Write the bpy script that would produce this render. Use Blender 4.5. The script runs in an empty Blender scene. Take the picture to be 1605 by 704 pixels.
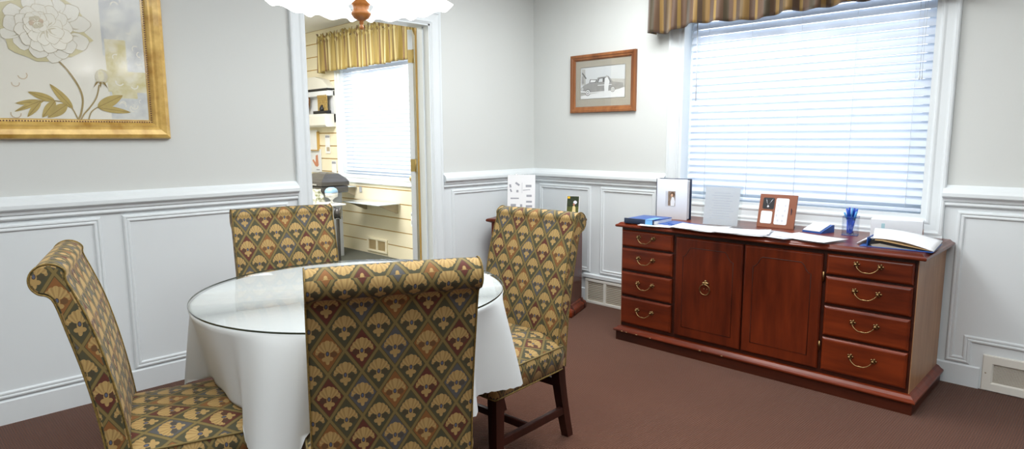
import bpy, bmesh, math, random
from mathutils import Vector, Matrix
R = math.radians
sin, cos, pi = math.sin, math.cos, math.pi
rng = random.Random(7)
scene = bpy.context.scene
COL = scene.collection

# ------------------------------------------------------------------ materials
def lin(c):
    c = c / 255.0
    return c / 12.92 if c <= .04045 else ((c + .055) / 1.055) ** 2.4
def rgb(r, g, b): return (lin(r), lin(g), lin(b), 1.0)

def new_mat(name):
    m = bpy.data.materials.new(name); m.use_nodes = True
    nt = m.node_tree
    for n in list(nt.nodes): nt.nodes.remove(n)
    out = nt.nodes.new('ShaderNodeOutputMaterial')
    return m, nt, out

def noise(nt, scale, detail=3, coord='Object', stretch=None, rough=.5):
    tc = nt.nodes.new('ShaderNodeTexCoord')
    mp = nt.nodes.new('ShaderNodeMapping')
    nt.links.new(tc.outputs[coord], mp.inputs[0])
    if stretch: mp.inputs['Scale'].default_value = stretch
    n = nt.nodes.new('ShaderNodeTexNoise')
    n.inputs['Scale'].default_value = scale; n.inputs['Detail'].default_value = detail
    n.inputs['Roughness'].default_value = rough
    nt.links.new(mp.outputs[0], n.inputs['Vector'])
    return n

def pbr(name, col, rough=.5, metal=0., spec=.5, var=.06, vscale=6., stretch=None, bump=0., bscale=200., coat=0., transl=0., col2=None, contrast=1.):
    """plain surface with a little procedural variation"""
    m, nt, out = new_mat(name)
    b = nt.nodes.new('ShaderNodeBsdfPrincipled')
    b.inputs['Roughness'].default_value = rough; b.inputs['Metallic'].default_value = metal
    b.inputs['Specular IOR Level'].default_value = spec; b.inputs['Coat Weight'].default_value = coat
    n = noise(nt, vscale, 4, stretch=stretch)
    rmp = nt.nodes.new('ShaderNodeValToRGB')
    a = tuple(max(0, c * (1 - var)) for c in col[:3]) + (1,)
    c2 = col2 if col2 else tuple(min(1, c * (1 + var)) for c in col[:3]) + (1,)
    rmp.color_ramp.elements[0].position = .5 - .25 / contrast; rmp.color_ramp.elements[1].position = .5 + .25 / contrast
    rmp.color_ramp.elements[0].color = a; rmp.color_ramp.elements[1].color = c2
    nt.links.new(n.outputs['Fac'], rmp.inputs[0]); nt.links.new(rmp.outputs[0], b.inputs['Base Color'])
    if bump:
        nb = noise(nt, bscale, 2)
        bp = nt.nodes.new('ShaderNodeBump'); bp.inputs['Strength'].default_value = bump; bp.inputs['Distance'].default_value = .002
        nt.links.new(nb.outputs['Fac'], bp.inputs['Height']); nt.links.new(bp.outputs[0], b.inputs['Normal'])
    sh = b.outputs[0]
    if transl:
        t = nt.nodes.new('ShaderNodeBsdfTranslucent'); nt.links.new(rmp.outputs[0], t.inputs[0])
        mx = nt.nodes.new('ShaderNodeMixShader'); mx.inputs[0].default_value = transl
        nt.links.new(sh, mx.inputs[1]); nt.links.new(t.outputs[0], mx.inputs[2]); sh = mx.outputs[0]
    nt.links.new(sh, out.inputs[0])
    return m

def wood(name, dark, light, rough=.35, grain=(1, 1, 12), scale=3., coat=.12):
    m, nt, out = new_mat(name)
    b = nt.nodes.new('ShaderNodeBsdfPrincipled')
    b.inputs['Roughness'].default_value = rough; b.inputs['Coat Weight'].default_value = coat; b.inputs['Coat Roughness'].default_value = .25; b.inputs['Specular IOR Level'].default_value = .3
    inv = tuple(1.0 / g for g in grain)
    n = noise(nt, scale * 6, 5, stretch=tuple(i * 1.0 for i in inv), rough=.6)
    n2 = noise(nt, 1.7, 2)
    mx = nt.nodes.new('ShaderNodeMath'); mx.operation = 'MULTIPLY_ADD'
    nt.links.new(n2.outputs['Fac'], mx.inputs[0]); mx.inputs[1].default_value = .6
    nt.links.new(n.outputs['Fac'], mx.inputs[2])
    r = nt.nodes.new('ShaderNodeValToRGB'); r.color_ramp.elements[0].position = .55; r.color_ramp.elements[1].position = 1.02
    r.color_ramp.elements[0].color = dark; r.color_ramp.elements[1].color = light
    nt.links.new(mx.outputs[0], r.inputs[0]); nt.links.new(r.outputs[0], b.inputs['Base Color'])
    bp = nt.nodes.new('ShaderNodeBump'); bp.inputs['Strength'].default_value = .08; bp.inputs['Distance'].default_value = .001
    nt.links.new(n.outputs['Fac'], bp.inputs['Height']); nt.links.new(bp.outputs[0], b.inputs['Normal'])
    nt.links.new(b.outputs[0], out.inputs[0])
    return m

def glass(name, tint=(.97, .99, .98, 1), refl=.08, rough=.01):
    """thin sheet glass: clear straight through, mirror like at the surface"""
    m, nt, out = new_mat(name)
    t = nt.nodes.new('ShaderNodeBsdfTransparent'); t.inputs[0].default_value = tint
    g = nt.nodes.new('ShaderNodeBsdfGlossy'); g.inputs['Roughness'].default_value = rough
    X.nt = nt
    fr = nt.nodes.new('ShaderNodeLayerWeight'); fr.inputs[0].default_value = .5
    n = noise(nt, 3, 1)
    ad = nt.nodes.new('ShaderNodeMath'); ad.operation = 'MULTIPLY_ADD'; ad.inputs[1].default_value = .01
    nt.links.new(n.outputs['Fac'], ad.inputs[0]); nt.links.new((X.op('POWER', X(fr.outputs['Facing']), 5.0) * .5 + refl * .5).v, ad.inputs[2])
    mx = nt.nodes.new('ShaderNodeMixShader')
    nt.links.new(ad.outputs[0], mx.inputs[0]); nt.links.new(t.outputs[0], mx.inputs[1]); nt.links.new(g.outputs[0], mx.inputs[2])
    nt.links.new(mx.outputs[0], out.inputs[0])
    return m

def emit(name, col, strength):
    m, nt, out = new_mat(name)
    e = nt.nodes.new('ShaderNodeEmission'); e.inputs[1].default_value = strength
    n = noise(nt, 8, 2)
    r = nt.nodes.new('ShaderNodeValToRGB'); r.color_ramp.elements[0].color = tuple(c * .93 for c in col[:3]) + (1,); r.color_ramp.elements[1].color = col
    nt.links.new(n.outputs['Fac'], r.inputs[0]); nt.links.new(r.outputs[0], e.inputs[0])
    nt.links.new(e.outputs[0], out.inputs[0])
    return m

class X:
    """small expression builder over math nodes"""
    nt = None
    def __init__(s, v): s.v = v
    @staticmethod
    def op(o, *a):
        n = X.nt.nodes.new('ShaderNodeMath'); n.operation = o
        for i, q in enumerate(a):
            q = q.v if isinstance(q, X) else q
            if isinstance(q, (int, float)): n.inputs[i].default_value = q
            else: X.nt.links.new(q, n.inputs[i])
        return X(n.outputs[0])
    def __add__(s, o): return X.op('ADD', s, o)
    __radd__ = __add__
    def __sub__(s, o): return X.op('SUBTRACT', s, o)
    def __rsub__(s, o): return X.op('SUBTRACT', o, s)
    def __mul__(s, o): return X.op('MULTIPLY', s, o)
    __rmul__ = __mul__
    def __truediv__(s, o): return X.op('DIVIDE', s, o)
    def __lt__(s, o): return X.op('LESS_THAN', s, o)
    def __gt__(s, o): return X.op('GREATER_THAN', s, o)
def xabs(a): return X.op('ABSOLUTE', a)
def xfloor(a): return X.op('FLOOR', a)
def xmod(a, b): return X.op('FLOORED_MODULO', a, b)
def xmin(a, b): return X.op('MINIMUM', a, b)
def xmax(a, b): return X.op('MAXIMUM', a, b)
def ell(p, q, cx, cy, rx, ry):
    """1 inside the ellipse"""
    a = (p - cx) / rx; b = (q - cy) / ry
    return (a * a + b * b) < 1.0
def mixc(nt, f, a, b):
    m = nt.nodes.new('ShaderNodeMix'); m.data_type = 'RGBA'
    f = f.v if isinstance(f, X) else f
    if isinstance(f, (int, float)): m.inputs[0].default_value = f
    else: nt.links.new(f, m.inputs[0])
    for i, c in ((6, a), (7, b)):
        if isinstance(c, tuple): m.inputs[i].default_value = c
        else: nt.links.new(c, m.inputs[i])
    return m.outputs[2]

def chair_fabric():
    m, nt, out = new_mat('palmette_fabric'); X.nt = nt
    tc = nt.nodes.new('ShaderNodeTexCoord'); sp = nt.nodes.new('ShaderNodeSeparateXYZ')
    nt.links.new(tc.outputs['UV'], sp.inputs[0])
    u, v = X(sp.outputs[0]), X(sp.outputs[1])
    W, H = .0870, .137
    s = u / W + v / H; t = u / W - v / H
    i, j = xfloor(s), xfloor(t)
    fs, ft = s - i - .5, t - j - .5
    du, dv = (fs + ft) * (W / 2), (fs - ft) * (H / 2)
    edge = xmax(xabs(fs), xabs(ft))
    line = edge > .452
    rim = edge > .425
    k = i - j
    odd = xmod(k, 2.0) > .5
    col = xfloor((i + j + 1) / 2.0)
    kk = xmod(xfloor(k / 2.0), 2.0)
    cls = xmod(col - kk, 3.0)
    rust, maroon, navy, green = rgb(128, 82, 42), rgb(84, 32, 30), rgb(72, 76, 82), rgb(62, 64, 48)
    c = mixc(nt, cls > .5, rust, maroon)
    c = mixc(nt, cls > 1.5, c, navy)
    c = mixc(nt, odd, green, c)
    # leaves of the darker tone beside the motif
    p = xabs(du) / .88; dv = dv / 1.02
    lv = ell(p, dv, .0175, -.0080, .0095, .0080)
    c = mixc(nt, lv * .55, c, rgb(60, 50, 38))
    fan = ell(p, dv, 0, .0255, .0085, .0085)
    for a in ((.0105, .0225, .008, .0085), (.0190, .0155, .008, .0080), (.0255, .0070, .0075, .0065), (.0300, -.0005, .0045, .0050), (0, .011, .021, .0145),
              (0, -.009, .0075, .013), (0, -.0285, .0060, .0085), (.0085, -.0205, .0078, .0062)):
        fan = xmax(fan, ell(p, dv, *a))
    nz = noise(nt, 900, 2, 'UV')
    # ribs of the fan radiating from its foot
    ang = X.op('ARCTAN2', p, dv + .012)
    ribs = X.op('SINE', ang * 19.0) * ((p * p + (dv + .012) * (dv + .012)) > .00030)
    gold = mixc(nt, X.op('MULTIPLY_ADD', ribs, .22, .62), rgb(114, 86, 48), rgb(196, 168, 108))
    gold = mixc(nt, X(nz.outputs['Fac']) * .35, gold, rgb(150, 105, 62))
    c = mixc(nt, fan, c, gold)
    ring = ell(p, dv, 0, -.0050, .0052, .0072); eye = ell(p, dv, 0, -.0050, .0034, .0052)
    c = mixc(nt, ring, c, rgb(56, 42, 34)); c = mixc(nt, eye, c, rgb(72, 84, 112))
    c = mixc(nt, rim, c, rgb(74, 66, 40))
    c = mixc(nt, line, c, mixc(nt, X(nz.outputs['Fac']), rgb(92, 78, 42), rgb(140, 122, 74)))
    # weave
    wv = X.op('SINE', u * 5200.0) * X.op('SINE', v * 5200.0)
    nz2 = noise(nt, 9, 3, 'UV')
    c = mixc(nt, X(nz2.outputs['Fac']) * .16, c, rgb(150, 128, 84))
    b = nt.nodes.new('ShaderNodeBsdfPrincipled'); b.inputs['Roughness'].default_value = .75
    b.inputs['Specular IOR Level'].default_value = .35
    b.inputs['Sheen Weight'].default_value = .08; b.inputs['Sheen Roughness'].default_value = .4
    nt.links.new(c, b.inputs['Base Color'])
    bp = nt.nodes.new('ShaderNodeBump'); bp.inputs['Strength'].default_value = .25; bp.inputs['Distance'].default_value = .0006
    hgt = fan * .8 + line * .6 + X(nz.outputs['Fac']) * .7 + wv * .15
    nt.links.new(hgt.v, bp.inputs['Height']); nt.links.new(bp.outputs[0], b.inputs['Normal'])
    nt.links.new(b.outputs[0], out.inputs[0])
    return m

def stripe_fabric(name, cols, period, rough=.6, transl=.12):
    """vertical woven stripes in the fabric's own UV"""
    m, nt, out = new_mat(name); X.nt = nt
    tc = nt.nodes.new('ShaderNodeTexCoord'); sp = nt.nodes.new('ShaderNodeSeparateXYZ')
    nt.links.new(tc.outputs['UV'], sp.inputs[0])
    u = X(sp.outputs[0]); f = xmod(u, period) / period
    r = nt.nodes.new('ShaderNodeValToRGB'); r.color_ramp.interpolation = 'CONSTANT'
    els = r.color_ramp.elements
    for q, (pos, c) in enumerate(cols):
        if q < 2: els[q].position = pos; els[q].color = c
        else: e = els.new(pos); e.color = c
    nt.links.new(f.v, r.inputs[0])
    nz = noise(nt, 250, 2, 'UV')
    c = mixc(nt, X(nz.outputs['Fac']) * .12, r.outputs[0], rgb(190, 160, 100))
    b = nt.nodes.new('ShaderNodeBsdfPrincipled'); b.inputs['Roughness'].default_value = rough
    b.inputs['Sheen Weight'].default_value = .3
    nt.links.new(c, b.inputs['Base Color'])
    t = nt.nodes.new('ShaderNodeBsdfTranslucent'); nt.links.new(c, t.inputs[0])
    mx = nt.nodes.new('ShaderNodeMixShader'); mx.inputs[0].default_value = transl
    nt.links.new(b.outputs[0], mx.inputs[1]); nt.links.new(t.outputs[0], mx.inputs[2])
    nt.links.new(mx.outputs[0], out.inputs[0])
    return m

def carpet_mat(name, base, dark, light, sc):
    m, nt, out = new_mat(name); X.nt = nt
    tc = nt.nodes.new('ShaderNodeTexCoord')
    sp = nt.nodes.new('ShaderNodeSeparateXYZ'); nt.links.new(tc.outputs['Object'], sp.inputs[0])
    u, v = X(sp.outputs[0]), X(sp.outputs[1])
    w = X.op('SINE', (u + v) * sc) * X.op('SINE', (u - v) * sc)
    w = X.op('MULTIPLY_ADD', w, .5, .5)
    n1 = noise(nt, 2.2, 3); n2 = noise(nt, 160, 2)
    c = mixc(nt, X.op('POWER', w, 1.0), dark, base)
    c = mixc(nt, X(n2.outputs['Fac']) * .5, c, light)
    c = mixc(nt, X(n1.outputs['Fac']) * .3, c, dark)
    b = nt.nodes.new('ShaderNodeBsdfPrincipled'); b.inputs['Roughness'].default_value = .95
    b.inputs['Specular IOR Level'].default_value = .1; b.inputs['Sheen Weight'].default_value = .12; b.inputs['Sheen Roughness'].default_value = .5
    nt.links.new(c, b.inputs['Base Color'])
    bp = nt.nodes.new('ShaderNodeBump'); bp.inputs['Strength'].default_value = .8; bp.inputs['Distance'].default_value = .004
    nt.links.new((w + X(n2.outputs['Fac']) * .4).v, bp.inputs['Height']); nt.links.new(bp.outputs[0], b.inputs['Normal'])
    nt.links.new(b.outputs[0], out.inputs[0])
    return m

M = {}
M['wall'] = pbr('painted_wall', rgb(210, 213, 211), .85, spec=.2, var=.012, vscale=1.5, bump=.03, bscale=300)
M['trim'] = pbr('white_trim_paint', rgb(221, 227, 230), .4, spec=.4, var=.012, vscale=3)
M['ceil'] = pbr('ceiling_paint', rgb(236, 236, 234), .9, var=.01)
M['cream'] = pbr('cream_slat_panel', rgb(236, 228, 202), .5, var=.02, vscale=3)
M['groove'] = pbr('slat_groove', rgb(190, 155, 85), .6, var=.05)
M['cream2'] = pbr('cream_paint', rgb(232, 228, 212), .7, var=.02)
M['carpet'] = carpet_mat('brown_carpet', rgb(104, 62, 44), rgb(42, 19, 10), rgb(116, 80, 62), 330)
M['carpet2'] = carpet_mat('grey_green_carpet', rgb(96, 98, 88), rgb(52, 54, 46), rgb(128, 130, 120), 300)
M['fabric'] = chair_fabric()
M['welt'] = pbr('gold_welt', rgb(120, 98, 46), .7, var=.3, vscale=150, contrast=2)
M['legwood'] = wood('dark_mahogany', rgb(34, 14, 10), rgb(68, 32, 24), .35)
M['cherry'] = wood('cherry_front', rgb(66, 20, 7), rgb(118, 46, 18), .3, grain=(8, 1, 1))
M['cherryv'] = wood('cherry_upright', rgb(62, 19, 7), rgb(106, 40, 16), .3, grain=(1, 1, 8))
M['cherryside'] = wood('cherry_side', rgb(142, 98, 64), rgb(176, 132, 94), .4, grain=(1, 1, 8))
M['cherrydark'] = wood('cherry_dark', rgb(38, 14, 8), rgb(66, 26, 14), .4, grain=(8, 1, 1))
M['groovedark'] = pbr('inlay_line', rgb(48, 18, 8), .6, var=.1)
M['brass'] = pbr('antique_brass', rgb(140, 114, 78), .3, metal=1., var=.25, vscale=60)
M['hinge'] = pbr('satin_brass', rgb(190, 165, 100), .4, metal=.6, var=.1)
M['goldframe'] = pbr('gold_leaf_frame', rgb(190, 142, 56), .32, metal=.15, var=.2, vscale=16, coat=.3, col2=rgb(232, 196, 112))
M['beadm'] = pbr('dark_bead', rgb(96, 58, 26), .5, var=.2)
M['picwood'] = wood('oak_frame', rgb(104, 58, 30), rgb(160, 104, 62), .4)
M['mat'] = pbr('taupe_mount', rgb(168, 160, 146), .9, var=.03)
M['white'] = pbr('white_paper', rgb(246, 247, 249), .7, var=.01, transl=.2)
M['paper2'] = pbr('grey_white_paper', rgb(226, 229, 235), .7, var=.04, vscale=20, transl=.35)
M['ink'] = pbr('grey_ink', rgb(158, 160, 168), .8, var=.1)
M['black'] = pbr('black_card', rgb(24, 24, 28), .5, var=.1)
M['cloth'] = pbr('white_table_linen', rgb(217, 221, 222), .85, spec=.15, var=.015, vscale=4, transl=.1)
M['glass'] = glass('clear_glass', (.985, .992, .992, 1))
M['glassedge'] = pbr('green_glass_edge', rgb(52, 58, 44), .15, var=.1)
M['pane'] = glass('window_glass', (.96, .98, 1, 1))
M['slat'] = pbr('white_blind_slat', rgb(232, 238, 246), .45, var=.01, transl=.35)
M['shade'] = emit('lit_glass_shade', (1, .99, .975, 1), 3.1)
M['bulb'] = emit('lit_bulb', (1, .96, .9, 1), 20.)
M['turned'] = wood('turned_wood', rgb(126, 76, 34), rgb(172, 112, 58), .3)
M['navy'] = pbr('navy_vinyl', rgb(30, 44, 70), .4, var=.1)
M['blue'] = pbr('blue_vinyl', rgb(40, 84, 158), .35, var=.15)
M['sky'] = pbr('light_blue_card', rgb(104, 160, 216), .4, var=.05)
M['penblue'] = pbr('blue_pen', rgb(28, 80, 190), .3, var=.2, vscale=60)
M['cyan'] = pbr('pale_blue_plastic', rgb(96, 170, 230), .3, var=.1)
M['kraft'] = pbr('tan_card', rgb(196, 164, 116), .8, var=.06)
M['boxw'] = pbr('white_box_card', rgb(222, 226, 232), .6, var=.02)
M['boxend'] = pbr('copper_box_end', rgb(196, 140, 116), .6, var=.15)
M['frame_br'] = pbr('brown_display_board', rgb(132, 76, 50), .5, var=.06)
M['silver'] = pbr('silver', rgb(214, 216, 222), .25, metal=.8, var=.05)
M['ventm'] = pbr('vent_enamel', rgb(226, 224, 216), .45, var=.02)
M['ventdark'] = pbr('vent_recess', rgb(176, 164, 142), .8, var=.1)
M['ventdark2'] = pbr('beige_vent_recess', rgb(190, 172, 132), .8, var=.08)
M['dkgrey'] = pbr('dark_grey_lacquer', rgb(66, 64, 64), .25, var=.1, coat=.4)
M['midgrey'] = pbr('grey_panel', rgb(176, 180, 186), .5, var=.04)
M['valance'] = stripe_fabric('striped_valance', [(0, rgb(120, 90, 40)), (.13, rgb(70, 44, 32)), (.27, rgb(140, 112, 54)), (.34, rgb(78, 52, 38)), (.5, rgb(46, 38, 24)), (.62, rgb(74, 48, 33)), (.74, rgb(130, 100, 46)), (.83, rgb(58, 40, 32)), (.93, rgb(94, 72, 36))], .40)
M['valance2'] = stripe_fabric('gold_striped_valance', [(0, rgb(170, 148, 78)), (.2, rgb(126, 104, 52)), (.32, rgb(218, 206, 152)), (.42, rgb(168, 144, 72)), (.62, rgb(120, 88, 54)), (.74, rgb(208, 192, 132)), (.84, rgb(150, 128, 64))], .22)
M['ground'] = pbr('concrete_ground', rgb(222, 224, 226), .9, var=.06)
M['shade_eave'] = pbr('grey_added_eave', rgb(150, 160, 176), .9, var=.05)

# ------------------------------------------------------------------ mesh builder
class MB:
    def __init__(s): s.bm = bmesh.new(); s.uv = s.bm.loops.layers.uv.new('UVMap'); s.mi = 0
    def face(s, vs, mi=None, smooth=False, uv=None):
        try: f = s.bm.faces.new(vs)
        except ValueError: return None
        f.material_index = s.mi if mi is None else mi; f.smooth = smooth
        if uv:
            for l, q in zip(f.loops, uv): l[s.uv].uv = q
        return f
    def v(s, p): return s.bm.verts.new(p)
    def box(s, x0, x1, y0, y1, z0, z1, bev=0., mi=None, segs=2):
        b = bmesh.new()
        bmesh.ops.create_cube(b, size=1)
        for q in b.verts: q.co = Vector(((x0 + x1) / 2 + q.co.x * (x1 - x0), (y0 + y1) / 2 + q.co.y * (y1 - y0), (z0 + z1) / 2 + q.co.z * (z1 - z0)))
        if bev: bmesh.ops.bevel(b, geom=b.edges[:], offset=bev, segments=segs, profile=.5, affect='EDGES')
        s.merge(b, mi, bool(bev) and segs > 1)
        return s
    def merge(s, b, mi=None, smooth=False, mat=None):
        mp = {}
        for q in b.verts: mp[q] = s.bm.verts.new(mat @ q.co if mat else q.co)
        for f in b.faces: s.face([mp[q] for q in f.verts], mi, smooth)
        b.free()
    def obox(s, M4, sx, sy, sz, bev=0., mi=None):
        """box of half sizes under a matrix"""
        b = bmesh.new(); bmesh.ops.create_cube(b, size=1)
        for q in b.verts: q.co = Vector((q.co.x * sx, q.co.y * sy, q.co.z * sz))
        if bev: bmesh.ops.bevel(b, geom=b.edges[:], offset=bev, segments=2, profile=.5, affect='EDGES')
        s.merge(b, mi, False, M4); return s
    def lathe(s, prof, c=(0, 0, 0), n=24, mi=None, M4=None, lobes=0, lobe_amp=0.):
        """prof: (r, z[, lobeweight])"""
        rings = []
        for q in prof:
            r, z = q[0], q[1]; lw = q[2] if len(q) > 2 else 0
            if r < 1e-6: p = Vector((0, 0, z)); rings.append([s.v((M4 @ p) if M4 else p + Vector(c))]); continue
            ring = []
            for k in range(n):
                a = 2 * pi * k / n; rr = r * (1 + lw * lobe_amp * cos(lobes * a)); zz = z + lw * lobe_amp * 1.0 * r * cos(lobes * a)
                p = Vector((rr * cos(a), rr * sin(a), zz))
                ring.append(s.v((M4 @ p) if M4 else p + Vector(c)))
            rings.append(ring)
        for a, b in zip(rings, rings[1:]):
            for k in range(n):
                k2 = (k + 1) % n
                if len(a) == 1 and len(b) == 1: continue
                if len(a) == 1: s.face([a[0], b[k2], b[k]], mi, True)
                elif len(b) == 1: s.face([a[k], a[k2], b[0]], mi, True)
                else: s.face([a[k], a[k2], b[k2], b[k]], mi, True)
        return s
    def tube(s, pts, r, n=8, mi=None, cap=True, closed=False):
        pts = [Vector(p) for p in pts]; rings = []
        up = None
        N = len(pts)
        for k, p in enumerate(pts):
            if closed: d = pts[(k + 1) % N] - pts[k - 1]
            else: d = (pts[min(k + 1, N - 1)] - pts[max(k - 1, 0)])
            d.normalize()
            if up is None:
                up = Vector((0, 0, 1)) if abs(d.z) < .9 else Vector((1, 0, 0))
            a = d.cross(up); a.normalize(); b = a.cross(d); up = b
            rr = r[k] if isinstance(r, (list, tuple)) else r
            rings.append([s.v(p + a * rr * cos(2 * pi * q / n) + b * rr * sin(2 * pi * q / n)) for q in range(n)])
        pairs = list(zip(rings, rings[1:])) + ([(rings[-1], rings[0])] if closed else [])
        for a, b in pairs:
            for q in range(n): s.face([a[q], a[(q + 1) % n], b[(q + 1) % n], b[q]], mi, True)
        if cap and not closed:
            s.face(rings[0][::-1], mi); s.face(rings[-1], mi)
        return s
    def prism(s, poly, M4, depth, mi=None, mi_side=None):
        """poly in local xy, extruded along local z from 0 to depth"""
        a = [s.v(M4 @ Vector((p[0], p[1], 0))) for p in poly]; b = [s.v(M4 @ Vector((p[0], p[1], depth))) for p in poly]
        s.face(a[::-1], mi); s.face(b, mi)
        for k in range(len(poly)):
            k2 = (k + 1) % len(poly); s.face([a[k], a[k2], b[k2], b[k]], mi if mi_side is None else mi_side)
        return s
    def frame(s, M4, w, h, prof, mi=None):
        """picture-frame moulding round a w x h rectangle centred at the origin of M4 (xy), prof: (inset from the outer edge, height)"""
        cs = [(-1, -1), (1, -1), (1, 1), (-1, 1)]
        loops = []
        for (d, z) in prof:
            loops.append([s.v(M4 @ Vector((sx * (w / 2 - d), sy * (h / 2 - d), z))) for sx, sy in cs])
        for a, b in zip(loops, loops[1:]):
            for k in range(4): s.face([a[k], a[(k + 1) % 4], b[(k + 1) % 4], b[k]], mi)
        return s
    def obj(s, name, mats, parent=None, recalc=True, loc=None, mod_bev=0):
        if recalc: bmesh.ops.recalc_face_normals(s.bm, faces=s.bm.faces[:])
        me = bpy.data.meshes.new(name); s.bm.to_mesh(me); s.bm.free()
        if not isinstance(mats, (list, tuple)): mats = [mats]
        for m in mats: me.materials.append(m)
        o = bpy.data.objects.new(name, me); COL.objects.link(o)
        if parent: o.parent = parent
        if loc: o.location = loc
        return o

def thing(name, label, cat, loc=(0, 0, 0), rz=0, group=None):
    o = bpy.data.objects.new(name, None); COL.objects.link(o); o.empty_display_size = .1
    o.location = loc; o.rotation_euler = (0, 0, rz)
    return tag(o, label, cat, group)
def tag(o, label, cat, group=None):
    o['label'] = label; o['category'] = cat
    if group: o['group'] = group
    return o
def struct(o): o['kind'] = 'structure'; return o
def lab(o, label): o['label'] = label; return o
def T(x, y, z, rx=0, ry=0, rz=0):
    return Matrix.Translation((x, y, z)) @ Matrix.Rotation(rz, 4, 'Z') @ Matrix.Rotation(ry, 4, 'Y') @ Matrix.Rotation(rx, 4, 'X')
def basis(o, ex, ey, ez):
    m = Matrix.Identity(4)
    for k, e in enumerate((ex, ey, ez)):
        for r in range(3): m[r][k] = e[r]
    for r in range(3): m[r][3] = o[r]
    return m

# ------------------------------------------------------------------ room shell
AX, BY, CZ = -3.628, 3.942, 2.58      # left wall plane, window wall plane, ceiling
WT = .13
RX, FY = 2.4, -2.6                    # right and rear ends of the room
DL, DR, DT = 1.916, 2.866, 2.085      # doorway in the left wall
W1 = (-2.277, -.800, .862, 2.16)      # window opening x0 x1 z0 z1
OX, OFY = -8.2, .9                    # showroom extents
W2 = (-6.72, -5.20, .868, 2.16)

m = MB(); m.box(AX, RX, FY, BY, -.1, 0); struct(m.obj('floor', M['carpet']))
m = MB(); m.box(OX, AX, OFY, BY + .05, -.1, 0); struct(m.obj('floor_showroom', M['carpet2']))
m = MB(); m.box(AX - WT, RX + .1, FY - .1, BY + .15, CZ, CZ + .1); struct(m.obj('ceiling', M['ceil']))
m = MB(); m.box(OX - .1, AX - WT, OFY - .1, BY + .15, CZ, CZ + .1); struct(m.obj('ceiling_showroom', M['ceil']))
def wall_with_hole(m, a0, a1, h0, h1, z0, z1, ztop, t0, t1, axis, mi=0):
    def bx(u0, u1, za, zb):
        if u1 - u0 < 1e-4 or zb - za < 1e-4: return
        if axis == 'x': m.box(t0, t1, u0, u1, za, zb, mi=mi)
        else: m.box(u0, u1, t0, t1, za, zb, mi=mi)
    bx(a0, h0, 0, ztop); bx(h1, a1, 0, ztop); bx(h0, h1, 0, z0); bx(h0, h1, z1, ztop)
m = MB(); wall_with_hole(m, FY, BY, DL, DR, 0, DT, CZ, AX - WT, AX, 'x'); struct(m.obj('wall_left', M['wall']))
m = MB(); wall_with_hole(m, AX - WT, RX, W1[0], W1[1], W1[2], W1[3], CZ, BY, BY + .15, 'y'); struct(m.obj('wall_back', M['wall']))
m = MB(); m.box(RX, RX + .1, FY, BY, 0, CZ); struct(m.obj('wall_right', M['wall']))
m = MB(); m.box(AX - WT, RX, FY - .1, FY, 0, CZ); struct(m.obj('wall_front', M['wall']))
# showroom: slatted display wall round its window
m = MB(); m.mi = 1
wall_with_hole(m, OX, AX - WT, W2[0], W2[1], W2[2], W2[3], CZ, BY + .04, BY + .15, 'y', 1)
z = -.005
GZ = []
while z < CZ:
    z1 = min(z + .1405, CZ); z0 = max(z, 0)
    for (u0, u1) in ((OX, W2[0]), (W2[0], W2[1]), (W2[1], AX - WT)):
        if u0 == W2[0]:
            parts = []
            if z0 < W2[2]: parts.append((z0, min(z1, W2[2])))
            if z1 > W2[3]: parts.append((max(z0, W2[3]), z1))
        else: parts = [(z0, z1)]
        for (za, zb) in parts:
            if zb - za > .004: m.box(u0, u1, BY + .03, BY + .041, za, zb, mi=0)
    z += .1524
struct(m.obj('wall_showroom_back', [M['cream'], M['groove']]))
m = MB(); m.box(OX - .1, OX, OFY, BY + .15, 0, CZ); struct(m.obj('wall_showroom_left', M['cream2']))
m = MB(); m.box(OX, AX - WT, OFY - .1, OFY, 0, CZ); struct(m.obj('wall_showroom_front', M['cream2']))

# wall frames: A faces +x (local x -> -y... ), use local (a along, z up, out)
def onA(a, z, out=0.): return basis((AX + out, a, z), (0, 1, 0), (0, 0, 1), (1, 0, 0))
def onB(a, z, out=0.): return basis((a, BY - out, z), (1, 0, 0), (0, 0, 1), (0, -1, 0))
def run(m, on, a0, a1, prof, mi=None):
    """extrude a (z,out) profile along a wall"""
    A = [m.v(on(a0, z, o) @ Vector((0, 0, 0))) for z, o in prof]; B = [m.v(on(a1, z, o) @ Vector((0, 0, 0))) for z, o in prof]
    for k in range(len(prof) - 1): m.face([A[k], A[k + 1], B[k + 1], B[k]], mi)
    m.face(A, mi); m.face(B[::-1], mi)
RAIL = [(1.045, 0), (1.045, .006), (1.035, .012), (1.02, .034), (1.005, .042), (.988, .042), (.98, .034), (.977, .026), (.962, .022), (.958, .014), (.945, .018), (.938, .014), (.936, .004), (.936, 0)]
WAINS = [(.94, 0), (.94, .002), (0.0, .002), (0, 0)]
PAN = [(0, .002), (.002, .008), (.008, .013), (.014, .013), (.018, .008), (.024, .011), (.03, .011), (.036, .004), (.036, .002)]
def panel(m, on, a0, a1, z0, z1):
    m.frame(on((a0 + a1) / 2, (z0 + z1) / 2, 0), a1 - a0, z1 - z0, PAN)
tn = [0]
def trim(m, name=None):
    tn[0] += 1
    return struct(m.obj(name or 'trim_%d' % tn[0], M['trim']))
cA0, cA1 = DL - .09, DR + .093        # outer edges of the door casing
cB0, cB1 = W1[0] - .088, W1[1] + .078
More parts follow.
